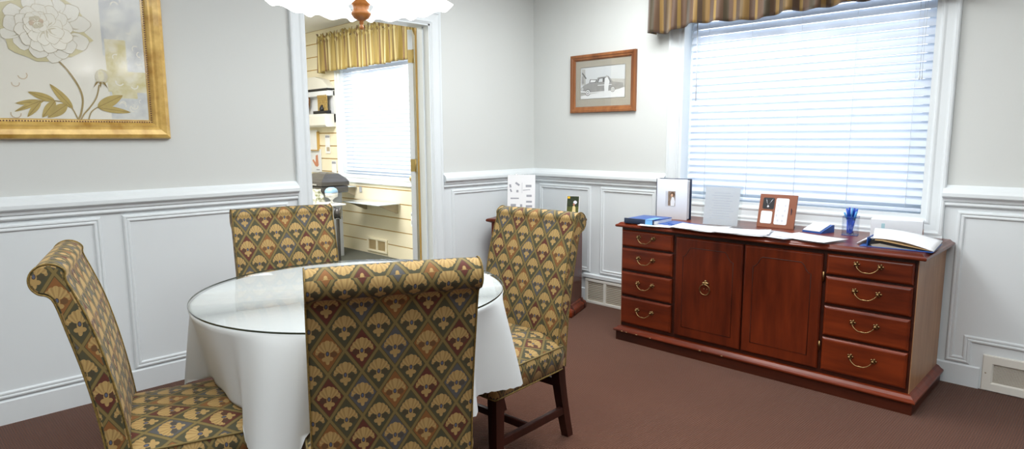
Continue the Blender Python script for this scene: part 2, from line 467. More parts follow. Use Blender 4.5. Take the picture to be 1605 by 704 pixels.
# white lower wall sheets
for on, a0, a1 in ((onA, FY, cA0), (onA, cA1, BY), (onB, AX, cB0), (onB, cB1, RX)):
    m = MB(); run(m, on, a0, a1, WAINS); trim(m)
    m = MB(); run(m, on, a0, a1, RAIL); trim(m)
m = MB(); run(m, onB, cB0, cB1, [(.77, 0), (.77, .002), (0, .002), (0, 0)]); trim(m)
m = MB(); m.box(RX - .002, RX, FY, BY, 0, .94); trim(m)
for a0, a1 in ((-2.3, -1.35), (-1.25, -.25), (-.16, .795), (.886, 1.765)):
    m = MB(); panel(m, onA, a0, a1, .118, .922); trim(m)
m = MB(); panel(m, onA, 3.035, 3.86, .118, .918); trim(m)
for a0, a1 in ((-3.56, -3.02), (-2.93, -2.44)):
    m = MB(); panel(m, onB, a0, a1, .245, .922); trim(m)
m = MB(); panel(m, onB, .55, 2.2, .118, .922); trim(m)
# stepped panel right of the window, notched round the floor grille
poly = [(-.655, .915), (-.655, .118), (-.545, .118), (-.545, .235), (.43, .235), (.43, .915)]
m = MB()
def offset_poly(poly, d):
    n = len(poly); out = []
    for k in range(n):
        p0, p1, p2 = Vector(poly[k - 1]), Vector(poly[k]), Vector(poly[(k + 1) % n])
        e1 = (p1 - p0).normalized(); e2 = (p2 - p1).normalized()
        n1 = Vector((-e1.y, e1.x)); n2 = Vector((-e2.y, e2.x))
        q = n1 + n2
        out.append(p1 + q * (d / max(.3, q.dot(n1))))
    return out
loops = []
for d, h in PAN:
    pp = offset_poly(poly, d); loops.append([m.v(onB(q.x, q.y, h) @ Vector((0, 0, 0))) for q in pp])
for A_, B_ in zip(loops, loops[1:]):
    for k in range(len(poly)): m.face([A_[k], A_[(k + 1) % 6], B_[(k + 1) % 6], B_[k]])
trim(m)
BASE = [(.112, 0), (.112, .006), (.106, .012), (.0, .012), (0, 0)]
for nm, on, a0, a1 in (('baseboard_left', onA, FY, cA0), ('baseboard_left_2', onA, cA1, BY), ('baseboard_back', onB, AX, -3.06), ('baseboard_back_2', onB, -2.62, -.50), ('baseboard_back_3', onB, .02, RX)):
    m = MB(); run(m, on, a0, a1, BASE); struct(m.obj(nm, M['trim']))
m = MB(); run(m, onB, -3.08, -2.42, [(.235, 0), (.235, .01), (.228, .02), (.205, .02), (.2, .012), (.2, 0)]); trim(m)

# door casing, jambs and the open door
CAS = [(0, 0), (0, .018), (.006, .022), (.016, .022), (.022, .016), (.03, .014), (.06, .012), (.07, .016), (.078, .016), (.084, .01), (.09, .008), (.09, 0)]
def casing(m, on, a0, a1, z1, w, z0=0, full=False):
    """casing round an opening; profile (distance from outer edge, out) scaled to w"""
    k = w / .09
    pts = [(d * k, h) for d, h in CAS]
    A_, B_, C_, D_ = [], [], [], []
    for d, h in pts:
        A_.append(m.v(on(a0 - w + d, z0 - (w - d if full else 0), h) @ Vector((0, 0, 0)))); B_.append(m.v(on(a0 - w + d, z1 + w - d, h) @ Vector((0, 0, 0))))
        C_.append(m.v(on(a1 + w - d, z1 + w - d, h) @ Vector((0, 0, 0)))); D_.append(m.v(on(a1 + w - d, z0 - (w - d if full else 0), h) @ Vector((0, 0, 0))))
    L = [(A_, B_), (B_, C_), (C_, D_)] + ([(D_, A_)] if full else [])
    for P, Q in L:
        for k in range(len(pts) - 1): m.face([P[k], Q[k], Q[k + 1], P[k + 1]])
m = MB(); casing(m, onA, DL, DR, DT, .09); trim(m)
m = MB(); J = .012
m.box(AX - WT, AX + .004, DL - .001, DL + J, 0, DT); m.box(AX - WT, AX + .004, DR - J, DR + .001, 0, DT); m.box(AX - WT, AX + .004, DL, DR, DT - J, DT + .001)
m.box(AX - WT + .045, AX - WT + .075, DR - J - .012, DR - J, 0, DT - J)
trim(m)
m = MB(); m.box(AX - WT - .022, AX - WT, DR - J - .002, DR + .06, 0, DT + .05); m.box(AX - WT - .03, AX - WT, DL - .06, DL + J, 0, DT + .05)
struct(m.obj('trim_showroom_casing', M['groove']))
# door swung back into the showroom
da = R(180 - 40.5)
hx, hy = AX - WT - .040, DR - .020
m = MB(); m.box(0, .90, 0, .036, .012, DT - .02, .002)
for (za, zb) in ((.2, .9), (1.05, 1.9)):
    for side in (0.0362, -.0002):
        pass
d = struct(m.obj('door_1', M['trim'])); d.location = (hx, hy, 0); d.rotation_euler = (0, 0, da)
for zc in (1.88, 1.10, .3):
    m = MB(); m.box(-.0025, 0, .001, .035, zc - .045, zc + .045); m.tube([(-.005, -.002, zc - .047), (-.005, -.002, zc + .047)], .006, 10)
    m.box(-.005, .02, -.004, -.001, zc - .045, zc + .045)
    m.obj('hinge', M['hinge'], d)
m = MB(); m.lathe([(.0, 0), (.03, 0), (.03, .006), (.012, .012), (.01, .03), (.026, .045), (.028, .058), (.015, .07), (0, .072)], M4=T(.83, .036, .95, R(-90)), n=20); m.obj('door_knob', M['hinge'], d)

# ------------------------------------------------------------------ windows, blinds
def build_window(n, on, W, wall_out, casw, sash_mid=True):
    x0, x1, z0, z1 = W
    m = MB(); casing(m, on, x0, x1, z1, casw, z0, full=True); o = trim(m)
    f = MB(); d0 = -.10
    def bar(a0, a1, c0, c1, o0, o1):
        vs = [on(a, z, o) @ Vector((0, 0, 0)) for a in (a0, a1) for z in (c0, c1) for o in (o0, o1)]
        lo = [min(v[k] for v in vs) for k in range(3)]; hi = [max(v[k] for v in vs) for k in range(3)]
        f.box(lo[0], hi[0], lo[1], hi[1], lo[2], hi[2])
    for a0, a1, c0, c1 in ((x0, x0 + .02, z0, z1), (x1 - .02, x1, z0, z1), (x0 + .02, x1 - .02, z0, z0 + .02), (x0 + .02, x1 - .02, z1 - .02, z1)): bar(a0, a1, c0, c1, -.15, .003)
    for a0, a1, c0, c1 in ((x0 + .02, x0 + .07, z0 + .02, z1 - .02), (x1 - .07, x1 - .02, z0 + .02, z1 - .02), (x0 + .07, x1 - .07, z0 + .02, z0 + .075), (x0 + .07, x1 - .07, z1 - .07, z1 - .02)): bar(a0, a1, c0, c1, -.125, -.09)
    w = struct(f.obj('window_%d' % n, M['trim']))
    g = MB(); f = g; bar(x0 + .06, x1 - .06, z0 + .06, z1 - .06, -.112, -.108)
    g.obj('pane', M['pane'], w)
    return w
build_window(1, onB, W1, 0, .088)
def onS(a, z, out=0.): return basis((a, BY + .03 - out, z), (1, 0, 0), (0, 0, 1), (0, -1, 0))
build_window(2, onS, W2, 0, .075)
# lip under the window casing
m = MB(); run(m, onB, cB0 - .01, cB1 + .012, [(.776, 0), (.776, .022), (.764, .026), (.758, .012), (.75, .012), (.748, 0)]); trim(m)

def blind(label, yb, x0, x1, z0, z1, tilt, cords, scale=.0445):
    """louvre blind hanging in a window reveal"""
    t = thing('window_blind', label, 'window blind', ((x0 + x1) / 2, yb, z1))
    hw = (x1 - x0) / 2; H = z1 - z0
    m = MB(); m.box(-hw, hw, -.025, .03, -.045, 0, .003); m.obj('headrail', M['trim'], t)
    m = MB(); m.box(-hw, hw, -.024, .024, -H, -H + .016, .003); m.obj('bottom_rail', M['slat'], t)
    m = MB(); z = -.07; zs = []
    while z > -H + .03: zs.append(z); z -= scale
    w = .025
    for z in zs:
        # slightly crowned slat, room edge high
        prof = []
        for q in range(5):
            a = -w + 2 * w * q / 4; c = .0028 * (1 - (a / w) ** 2)
            prof.append((a * cos(tilt) + c * sin(tilt), -a * sin(tilt) + c * cos(tilt)))
        th = .0024
        lo = [(p[0] - th * sin(tilt), p[1] - th * cos(tilt)) for p in prof]
        ring = prof + lo[::-1]
        A_ = [m.v((-hw, p[0], z + p[1])) for p in ring]; B_ = [m.v((hw, p[0], z + p[1])) for p in ring]
        for k in range(len(ring)): m.face([A_[k], A_[(k + 1) % len(ring)], B_[(k + 1) % len(ring)], B_[k]], smooth=False)
        m.face(A_[::-1]); m.face(B_)
    m.obj('slats', M['slat'], t)
    for c in cords:
        m = MB()
        for yy in (-.026, .026): m.tube([(c - (x0 + x1) / 2, yy * cos(tilt) * 1.1, -.04), (c - (x0 + x1) / 2, yy * cos(tilt) * 1.1, -H + .01)], .0011, 5)
        m.obj('ladder_cord', M['trim'], t)
    return t, hw, H
t, hw, H = blind('wide white slatted blind in the window above the cherry sideboard', BY + .035, W1[0] + .012 + .05, W1[1] - .024, W1[2] + .03, W1[3] - .025, R(-60), (-2.09, -1.80, -1.50, -1.20, -.90))
m = MB()
for dx in (0, .011): m.tube([(hw - .05 + dx, -.035, -.04), (hw - .052 + dx, -.036, -.52)], .0012, 5); m.lathe([(0, 0), (.0045, .002), (.004, .02), (.0015, .026)], (hw - .052 + dx, -.036, -.545), 10)
m.obj('pull_cord', M['trim'], t)
m = MB(); m.tube([(-hw + .05, -.035, -.04), (-hw + .055, -.036, -.6)], .0035, 6); m.obj('tilt_wand', M['trim'], t)
blind('white slatted blind in the showroom window seen through the doorway', BY + .06, W2[0] + .012 + .03, W2[1] - .03, W2[2] + .03, W2[3] - .025, R(-62), (-6.5, -5.95, -5.4))

def valance(name, label, x0, x1, yf, yw, zt, zb, nf, mat, per=.16, gather=0., amp=.012, seed=1, wob=.01):
    """gathered cloth valance on a rod with returns to the wall"""
    t = thing(name, label, 'valance', ((x0 + x1) / 2, yw, zb))
    rg = random.Random(seed)
    ox, oy, oz = (x0 + x1) / 2, yw, zb
    ret = [(x0, yw - .01 - (yw - .01 - yf) * q / 5) for q in range(5)]
    n = nf * 10
    path = ret + [(x0 + (x1 - x0) * q / n, yf) for q in range(n + 1)] + [(x1, yf + (yw - .01 - yf) * q / 5) for q in range(1, 6)]
    ph = [rg.uniform(-.9, .9) for _ in range(nf + 3)]; am = [rg.uniform(.5, 1.3) for _ in range(nf + 3)]; hb = [rg.uniform(-1, 1) for _ in range(nf + 3)]
    m = MB(); cols = []; NZ = 16
    s = 0; prev = path[0]
    for k, p in enumerate(path):
        s += math.dist(prev, p) * 1.55; prev = p
        q = (p[0] - x0) / (x1 - x0) * nf
        i = max(0, min(nf, int(q))); fr = q - i
        a = am[i] * (1 - fr) + am[i + 1] * fr; pp = ph[i] * (1 - fr) + ph[i + 1] * fr; hh = hb[i] * (1 - fr) + hb[i + 1] * fr
        col = []
        for z_ in range(NZ + 1):
            f = z_ / NZ
            w = amp * a * sin(2 * pi * q + pp + .6 * f) * (.35 + .65 * f)
            g = 0
            if gather and f < .24: g = gather * (sin(q * 2 * pi * 2.7 + f * 40) + .6 * sin(q * 19 + f * 60)) * (.4 + rg.random() * .6)
            front = yf - .001 <= p[1] <= yf + .001
            xx = p[0] + (0 if front else w * .6) + .25 * w; yy = p[1] - (w + g if front else 0)
            zz = zt + (zb + wob * hh - zt) * f + (gather * 1.4 * sin(q * 2 * pi * 1.7 + pp) if f == 0 else 0)
            col.append((m.v((xx - ox, yy - oy, zz - oz)), (s, f * (zt - zb))))
        cols.append(col)
    for a, b in zip(cols, cols[1:]):
        for z_ in range(NZ):
            q = [a[z_], b[z_], b[z_ + 1], a[z_ + 1]]
            m.face([e[0] for e in q], smooth=True, uv=[e[1] for e in q])
    o = m.obj('gathered_cloth', mat, t, recalc=False)
    sd = o.modifiers.new('thick', 'SOLIDIFY'); sd.thickness = .003; sd.offset = 0
    return t
t = valance('valance', 'brown and gold striped cloth valance above the sideboard window', -2.472, -.62, BY - .115, BY, 2.38, 1.998, 12, M['valance'], amp=.034, seed=4, wob=.022)
m = MB(); m.box(-.93, .93, -.10, 0, .33, .35, .003); m.obj('mounting_board', M['trim'], t)
t = valance('valance', 'golden gathered rod-pocket valance over the showroom window', -7.03, -5.23, BY - .055, BY + .03, 2.49, 2.07, 17, M['valance2'], gather=.014, amp=.028, seed=9, wob=.01)
m = MB(); m.tube([(-.90, -.07, .36), (.99, -.07, .36)], .009, 10); m.lathe([(0, 0), (.014, .004), (.014, .016), (0, .022)], M4=T(.99, -.07, .36, 0, R(90)), n=12); m.obj('rod', M['legwood'], t)

# ------------------------------------------------------------------ outdoors seen through the blinds
m = MB(); m.box(-14, 8, BY + .4, 16, -.25, -.05); m.obj('paved_ground', M['ground'])['kind'] = 'structure'
m = MB(); m.box(-14, 8, BY + .15, BY + .7, 2.6, 2.7); struct(m.obj('trim_added_eave', M['shade_eave']))  # unseen eave, added to darken the upper slats of the blinds

# ------------------------------------------------------------------ chairs
def smooth_path(pts, n=6):
    out = []
    P = [Vector(p) for p in pts]
    for k in range(len(P) - 1):
        p0, p1, p2, p3 = P[max(k - 1, 0)], P[k], P[k + 1], P[min(k + 2, len(P) - 1)]
        for q in range(n):
            t = q / n
            out.append(.5 * ((2 * p1) + (-p0 + p2) * t + (2 * p0 - 5 * p1 + 4 * p2 - p3) * t * t + (-p0 + 3 * p1 - 3 * p2 + p3) * t ** 3))
    out.append(P[-1]); return out

def make_chair(label):
    t = thing('dining_chair', label, 'chair', group='upholstered chairs around the round table')
    WB = .45                                     # back width
    # side profile of the back, front bottom -> crest -> roll -> rear bottom, in (y, z)
    front = [(-.150, .36), (-.160, .46), (-.173, .56), (-.194, .68), (-.222, .80), (-.252, .89), (-.270, .940)]
    rc = (-.306, .941); rr = .0415
    roll = [(rc[0] + rr * cos(a), rc[1] + rr * sin(a)) for a in [R(v) for v in (28, 55, 85, 115, 145, 175, 205, 235, 262)]]
    rear = [(-.297, .878), (-.278, .80), (-.255, .70), (-.236, .60), (-.222, .50), (-.212, .40), (-.208, .335)]
    ring = smooth_path([(p[0], p[1]) for p in front + roll + rear], 3)
    ring = [Vector((p[0], p[1])) for p in ring]
    n = len(ring)
    # outward normals
    nrm = []
    for k in range(n):
        d = (ring[min(k + 1, n - 1)] - ring[max(k - 1, 0)]).normalized(); nrm.append(Vector((d.y, -d.x)))
    if nrm[3].x < 0: nrm = [-q for q in nrm]
    arc = [0]
    for k in range(1, n): arc.append(arc[-1] + (ring[k] - ring[k - 1]).length)
    m = MB()
    stations = [(-1, 1.), (-.992, .35), (-.97, .0), (-.9, -.12), (-.6, -.3), (-.3, -.35), (0, -.37), (.3, -.35), (.6, -.3), (.9, -.12), (.97, .0), (.992, .35), (1, 1.)]
    grid = []
    for (sx, ins) in stations:
        x = sx * WB / 2; row = []
        for k in range(n):
            p = ring[k] - nrm[k] * (.006 * ins)
            row.append(m.v((x, p.x, p.y)))
        grid.append(row)
    for q in range(len(grid) - 1):
        for k in range(n - 1):
            xa, xb = stations[q][0] * WB / 2, stations[q + 1][0] * WB / 2
            if arc[k] > arc[-1] * .62: uvx = (-xa + .02, -xb + .02)      # rear runs the motif the right way up
            else: uvx = (xa, xb)
            va, vb = arc[k] + .02, arc[k + 1] + .02
            if k * 1.0 > n * .50: va, vb = (2 * arc[int(n * .50)] - arc[k] + .02), (2 * arc[int(n * .50)] - arc[k + 1] + .02)
            m.face([grid[q][k], grid[q + 1][k], grid[q + 1][k + 1], grid[q][k + 1]], smooth=True, uv=[(xa, va), (xb, va), (xb, vb), (xa, vb)])
    # side panels: close by strips across the ring
    for gi in (0, -1):
        row = grid[gi]; pr = [(v_.co.y, v_.co.z) for v_ in row]
        lo, hi = 0, n - 1
        # fan strip: pair points from both ends
        i, j = 0, n - 1
        while j - i > 1:
            if (j - i) == 2: f = [i, i + 1, j]
            else: f = [i, i + 1, j - 1, j]
            m.face([row[q] for q in f], uv=[(pr[q][0] * 1.0 + .031, pr[q][1]) for q in f]); i += 1; j -= 1
    m.face([grid[q][0] for q in range(len(grid))], uv=[(0, 0)] * len(grid)); 
    back = m.obj('backrest', M['fabric'], t)
    for sx in (-1, 1):
        m = MB(); m.tube([(sx * (WB / 2 - .002), ring[k].x + nrm[k].x * .001, ring[k].y + nrm[k].y * .001) for k in range(0, n)], .0024, 6); m.obj('piping', M['welt'], back)
    # seat
    m = MB(); sw, sf, sb, zt, zb = .245, .25, -.175, .430, .335
    NX, NY = 16, 14
    def crown(a, b):   # a,b in -1..1
        return .050 * (1 - abs(a) ** 3.0) * (1 - max(0, b) ** 4.0) + .003
    top = []
    for j in range(NY + 1):
        b = -1 + 2 * j / NY; row = []
        for i in range(NX + 1):
            a = -1 + 2 * i / NX
            wx = sw - .012 * (1 - (b + 1) / 2) 
            x = a * wx; y = sb + (sf - sb) * j / NY
            row.append(m.v((x, y, zt + crown(a, b))))
        top.append(row)
    for j in range(NY):
        for i in range(NX):
            q = [top[j][i], top[j][i + 1], top[j + 1][i + 1], top[j + 1][i]]
            m.face(q, smooth=True, uv=[(v_.co.x, -v_.co.y + .01) for v_ in q])
    rim = [top[0][i] for i in range(NX + 1)] + [top[j][NX] for j in range(1, NY + 1)] + [top[NY][i] for i in range(NX - 1, -1, -1)] + [top[j][0] for j in range(NY - 1, 0, -1)]
    N = len(rim); low = []; mid = []
    cx, cy = 0, (sf + sb) / 2
    s = [0]
    for k in range(N): s.append(s[-1] + (rim[(k + 1) % N].co - rim[k].co).length)
    for v_ in rim:
        o = Vector((v_.co.x / sw, (v_.co.y - cy) / ((sf - sb) / 2), 0)) * .005
        mid.append(m.v((v_.co.x + o.x, v_.co.y + o.y, (zt + zb) / 2 + .012))); low.append(m.v((v_.co.x, v_.co.y, zb)))
    for k in range(N):
        k2 = (k + 1) % N
        for A_, B_ in ((rim, mid), (mid, low)):
            m.face([A_[k], A_[k2], B_[k2], B_[k]], smooth=True, uv=[(s[k], A_[k].co.z), (s[k + 1], A_[k2].co.z), (s[k + 1], B_[k2].co.z), (s[k], B_[k].co.z)])
    m.face(low[::-1], uv=[(0, 0)] * N)
    rimco = [v_.co.copy() for v_ in rim]; lowco = [v_.co.copy() for v_ in low]
    seat = m.obj('seat', M['fabric'], t)
    m = MB(); m.tube([p + Vector((0, 0, .001)) for p in rimco], .0035, 6, closed=True); m.obj('seat_piping', M['fabric'], seat)
    m = MB(); m.tube(lowco, .0034, 6, closed=True); m.obj('lower_welt', M['welt'], seat)
    # legs
    def leg(path, w0, w1):
        m = MB(); rings = []
        for k, (x, y, z) in enumerate(path):
            w = w0 + (w1 - w0) * k / (len(path) - 1)
            rings.append([m.v((x + sx_ * w, y + sy_ * w, z)) for sx_, sy_ in ((-1, -1), (1, -1), (1, 1), (-1, 1))])
        for A_, B_ in zip(rings, rings[1:]):
            for q in range(4): m.face([A_[q], A_[(q + 1) % 4], B_[(q + 1) % 4], B_[q]])
        m.face(rings[0][::-1]); m.face(rings[-1])
        bmesh.ops.recalc_face_normals(m.bm, faces=m.bm.faces[:])
        return m
    for sx in (-1, 1):
        m = leg([(sx * .215, .215, 0), (sx * .215, .215, .2), (sx * .215, .215, .336)], .019, .023); m.obj('leg', M['legwood'], t)
        m = leg([(sx * .196, -.262, 0), (sx * .198, -.236, .09), (sx * .200, -.210, .19), (sx * .202, -.190, .28), (sx * .202, -.182, .337)], .018, .022); m.obj('leg', M['legwood'], t)
        m = MB(); m.obox(basis((sx * .207, -.005, .135), (1, 0, 0), (0, 1, 0), (0, 0, 1)), .02, .42, .034, .003); m.obj('stretcher', M['legwood'], t)
    m = MB(); m.box(-.2, .2, .0, .02, .12, .15, .003); m.obj('stretcher', M['legwood'], t)
    m = MB(); m.box(-.19, .19, -.200, -.180, .245, .28, .003); m.obj('stretcher', M['legwood'], t)
    return t
def copy_tree(o, parent=None):
    c = o.copy(); COL.objects.link(c)
    if parent: c.parent = parent
    for ch in list(o.children): copy_tree(ch, c)
    return c
chair = make_chair('patterned upholstered chair seen from behind, nearest the camera at the round table')
CH = [(-1.618, 1.067, 64, None),
      (-2.105, .662, -16.5, 'patterned upholstered chair seen side-on at the left of the table, rolled back and seat showing'),
      (-2.557, 1.285, -104.2, 'patterned upholstered chair across the table by the doorway, only its back showing'),
      (-1.880, 1.790, -177, 'patterned upholstered chair right of the table, its seat and dark wooden legs showing')]
seats = []
for k, (x, y, a, lb) in enumerate(CH):
    o = chair if k == 0 else copy_tree(chair)
    o.location = (x, y, 0); o.rotation_euler = (0, 0, R(a))
    if lb: o['label'] = lb
    seats.append((x, y, R(a)))

# ------------------------------------------------------------------ table
TX, TY, TR = -2.055, 1.243, .557
t = thing('round_table', 'round pedestal table hidden under a white cloth, glass disc on top', 'table', (TX, TY, 0))
m = MB(); m.lathe([(0, .712), (.52, .712), (.53, .718), (.53, .732), (.52, .738), (0, .738)], n=64); m.obj('tabletop', M['legwood'], t)
m = MB(); m.lathe([(0, .712), (.12, .712), (.12, .69), (.05, .66), (.045, .5), (.06, .4), (.05, .3), (.06, .16), (.0, .16)], n=24); m.obj('pedestal', M['legwood'], t)
for k in range(4):
    a = pi / 4 + k * pi / 2; m = MB()
    m.tube([(.04 * cos(a), .04 * sin(a), .22), (.10 * cos(a), .10 * sin(a), .14), (.18 * cos(a), .18 * sin(a), .06), (.24 * cos(a), .24 * sin(a), .02)], [.025, .024, .02, .02], 8); m.obj('leg', M['legwood'], t)
# cloth
def fold(th):
    return (.030 * sin(5 * th + .6) + .022 * sin(9 * th + 2.1) + .016 * sin(14 * th + .3) + .012 * sin(3 * th + 4))
m = MB(); NA = 360; prof = [(0, .7405), (.3, .7405), (.5, .7405), (.543, .7405), (.552, .738), (.5565, .731)]
ND = 26
rings = []
for q in range(len(prof) + ND):
    ring = []
    for k in range(NA):
        th = 2 * pi * k / NA
        if q < len(prof):
            r, z = prof[q]
            if r == 0: r = .001
        else:
            f = (q - len(prof) + 1) / ND
            hem = .418 + .008 * sin(3 * th + 1) 
            z = .731 + (hem - .731) * f
            g = fold(th) - .014
            for fc, fa, fw_ in ((-57, .075, 8), (-69, -.03, 6), (-42, -.03, 7), (33, .05, 8), (14, -.025, 7), (0, .02, 6), (-150, .0, 9), (-128, -.03, 8), (-112, .02, 7), (-90, -.02, 8), (-140, .022, 5), (-122, .02, 5), (-80, .012, 5), (-30, .03, 7), (50, -.02, 6)):
                dd = (math.degrees(th) - fc + 180) % 360 - 180
                g += fa * math.exp(-(dd / fw_) ** 2)
            amp = f ** .75
            ws = 0
            for (sx, sy, sa) in seats:
                d = Vector((TX + .56 * cos(th) - sx, TY + .56 * sin(th) - sy)); lx = d.x * cos(-sa) - d.y * sin(-sa); ly = d.x * sin(-sa) + d.y * cos(-sa)
                if -.3 < ly < .3: ws = max(ws, 1 - min(1, max(0, (abs(lx) - .19) / .05)))
            ws = ws * ws * (3 - 2 * ws)
            r = .5565 + (.018 + .016 * cos(th)) * f + g * amp
            r = r * (1 - ws) + (.5565 - .05 * f + .4 * g * amp) * ws
            if q == len(prof) + ND - 1: z += .0022 * sin(th * 150)
        p = Vector((TX + r * cos(th), TY + r * sin(th), z))
        ring.append(p)
    rings.append(ring)
# cloth lies on the seats pushed under the table
for ring in rings:
    for p in ring:
        for (sx, sy, sa) in seats:
            d = Vector((p.x - sx, p.y - sy)); lx = d.x * cos(-sa) - d.y * sin(-sa); ly = d.x * sin(-sa) + d.y * cos(-sa)
            if abs(lx) < .252 and -.2 < ly < .258:
                a = lx / .245; b = (ly + .175) / .42 * 2 - 1
                zt_ = .430 + .050 * (1 - min(1, abs(a)) ** 3) * (1 - max(0, min(1, b)) ** 4) + .012
                if p.z < zt_: p.z = zt_
vr = [[m.v((p.x - TX, p.y - TY, p.z - .73)) for p in ring] for ring in rings]
m.face(vr[0])
for a, b in zip(vr, vr[1:]):
    for k in range(NA): m.face([a[k], a[(k + 1) % NA], b[(k + 1) % NA], b[k]], smooth=True)
o = m.obj('tablecloth', M['cloth'], loc=(TX, TY, .73))
tag(o, 'white cloth hanging in folds over the round table', 'tablecloth')
m = MB(); m.lathe([(0, 0), (TR, 0), (TR, .0005)], n=128, mi=0); m.lathe([(TR, 0), (TR + .0012, .003), (TR, .006)], n=128, mi=1); m.lathe([(TR, .006), (0, .006)], n=128, mi=0)
o = m.obj('glass_tabletop', [M['glass'], M['glassedge']], loc=(TX, TY, .7415)); tag(o, 'round clear glass disc with dark edge lying on the white tablecloth', 'glass top')

# ------------------------------------------------------------------ chandelier
cx, cy = -2.035, 1.302
t = thing('chandelier', 'wooden chandelier with lit white glass shades hanging above the round table', 'chandelier', (cx, cy, CZ))
dz = -CZ
prof = [(0, 1.684), (.006, 1.685), (.008, 1.692), (.006, 1.699), (.004, 1.702), (.009, 1.707), (.006, 1.712), (.014, 1.717), (.026, 1.724), (.034, 1.736), (.036, 1.742), (.030, 1.746), (.027, 1.756), (.030, 1.768), (.033, 1.770), (.033, 1.776), (.038, 1.782), (.043, 1.80), (.046, 1.806), (.046, 1.814), (.036, 1.82), (.028, 1.86), (.034, 1.90), (.05, 1.93), (.05, 1.95), (.03, 1.97), (.018, 2.02), (.012, 2.06), (0, 2.06)]
m = MB(); m.lathe([(r, z + dz) for r, z in prof], n=32); m.obj('turned_body', M['turned'], t)
m = MB(); m.lathe([(.0, 0), (.06, 0), (.055, -.02), (.02, -.04), (0, -.04)], n=28); m.obj('ceiling_plate', M['brass'], t)
m = MB()
for k in range(19):
    z = -.04 - k * .026
    if k % 2: pts = [(.007 * cos(a), 0, z - .013 + .019 * sin(a)) for a in [2 * pi * q / 10 for q in range(10)]]
    else: pts = [(0, .007 * cos(a), z - .013 + .019 * sin(a)) for a in [2 * pi * q / 10 for q in range(10)]]
    m.tube(pts, .0018, 5, closed=True)
m.obj('chain', M['brass'], t)
view = math.atan2(cy, cx)
for k in range(6):
    a = view + R(30 + 60 * k)
    ca, sa = cos(a), sin(a); Rr = .205
    pts = smooth_path([(.03 * ca, .03 * sa, 1.88 + dz), (.09 * ca, .09 * sa, 1.84 + dz), (.16 * ca, .16 * sa, 1.87 + dz), (.21 * ca, .21 * sa, 1.935 + dz), (Rr * ca, Rr * sa, 1.907 + dz)], 5)
    m = MB(); m.tube(pts, .006, 8); arm = m.obj('arm', M['brass'], t)
    tl = Matrix.Translation((Rr * ca, Rr * sa, 1.902 + dz)) @ Matrix.Rotation(a, 4, 'Z') @ Matrix.Rotation(R(-10), 4, 'Y')
    m = MB(); m.lathe([(0, .02), (.022, .018), (.028, .0), (.024, -.008), (0, -.008)], M4=tl, n=16); m.obj('shade_holder', M['turned'], arm)
    pr = [(.020, 0), (.034, -.015), (.050, -.045), (.058, -.075), (.064, -.100, .3), (.078, -.125, .8), (.097, -.145, 1.), (.0955, -.1465, 1.), (.076, -.127, .8), (.062, -.101, .3), (.055, -.076), (.046, -.046), (.030, -.018), (.018, -.004)]
    m = MB(); m.lathe(pr, M4=tl, n=64, lobes=6, lobe_amp=.07); m.obj('glass_shade', M['shade'], arm)
    m = MB(); m.lathe([(0, -.006), (.012, -.01), (.013, -.03), (.012, -.05), (.025, -.08), (.031, -.105), (.027, -.13), (.014, -.146), (0, -.15)], M4=tl, n=16); m.obj('bulb', M['bulb'], arm)

# ------------------------------------------------------------------ sideboard
SF, SB = 3.345, 3.905
t = thing('sideboard', 'long cherry wood sideboard with two doors and eight drawers under the window', 'sideboard', (-1.5, 3.6, 0))
ox, oy = -1.5, 3.6
def B(m, x0, x1, y0, y1, z0, z1, bev=0., mi=None, segs=2): return m.box(x0 - ox, x1 - ox, y0 - oy, y1 - oy, z0, z1, bev, mi, segs)
m = MB(); B(m, -2.312, -.684, SF, SB, .085, .735, mi=0)
B(m, -.686, -.683, SF - .001, SB, .085, .735, mi=1); B(m, -2.314, -2.311, SF - .001, SB, .085, .735, mi=1)
m.obj('carcass', [M['cherrydark'], M['cherryside']], t)
def slab(prof, x0, x1, y0, y1, name, mat):
    """stacked outline: (overhang, z)"""
    m = MB(); L = []
    for d, z in prof: L.append([m.v((px - ox, py - oy, z)) for px, py in ((x0 - d, y0 - d), (x1 + d, y0 - d), (x1 + d, y1), (x0 - d, y1))])
    for a, b in zip(L, L[1:]):
        for k in range(4): m.face([a[k], a[(k + 1) % 4], b[(k + 1) % 4], b[k]])
    m.face(L[0][::-1]); m.face(L[-1]); return m.obj(name, mat, t)
slab([(0.0, .735), (.03, .737), (.034, .741), (.034, .748), (.030, .752), (.022, .755), (.014, .762), (.010, .765)], -2.312, -.684, SF, SB + .015, 'top_board', M['cherry'])
slab([(.022, 0), (.022, .0595), (0, .0595)], -2.312, -.684, SF, SB, 'plinth_base', wood('cherry_plinth_shaded', rgb(44, 16, 8), rgb(76, 30, 14), .45, grain=(8, 1, 1)))  # darker cherry: the shade low on the plinth is put into its colour
slab([(.0, .0598), (.034, .060), (.036, .066), (.034, .072), (.024, .078), (.012, .090), (.0, .095), (0, .096)], -2.312, -.684, SF, SB, 'plinth_moulding', M['cherry'])
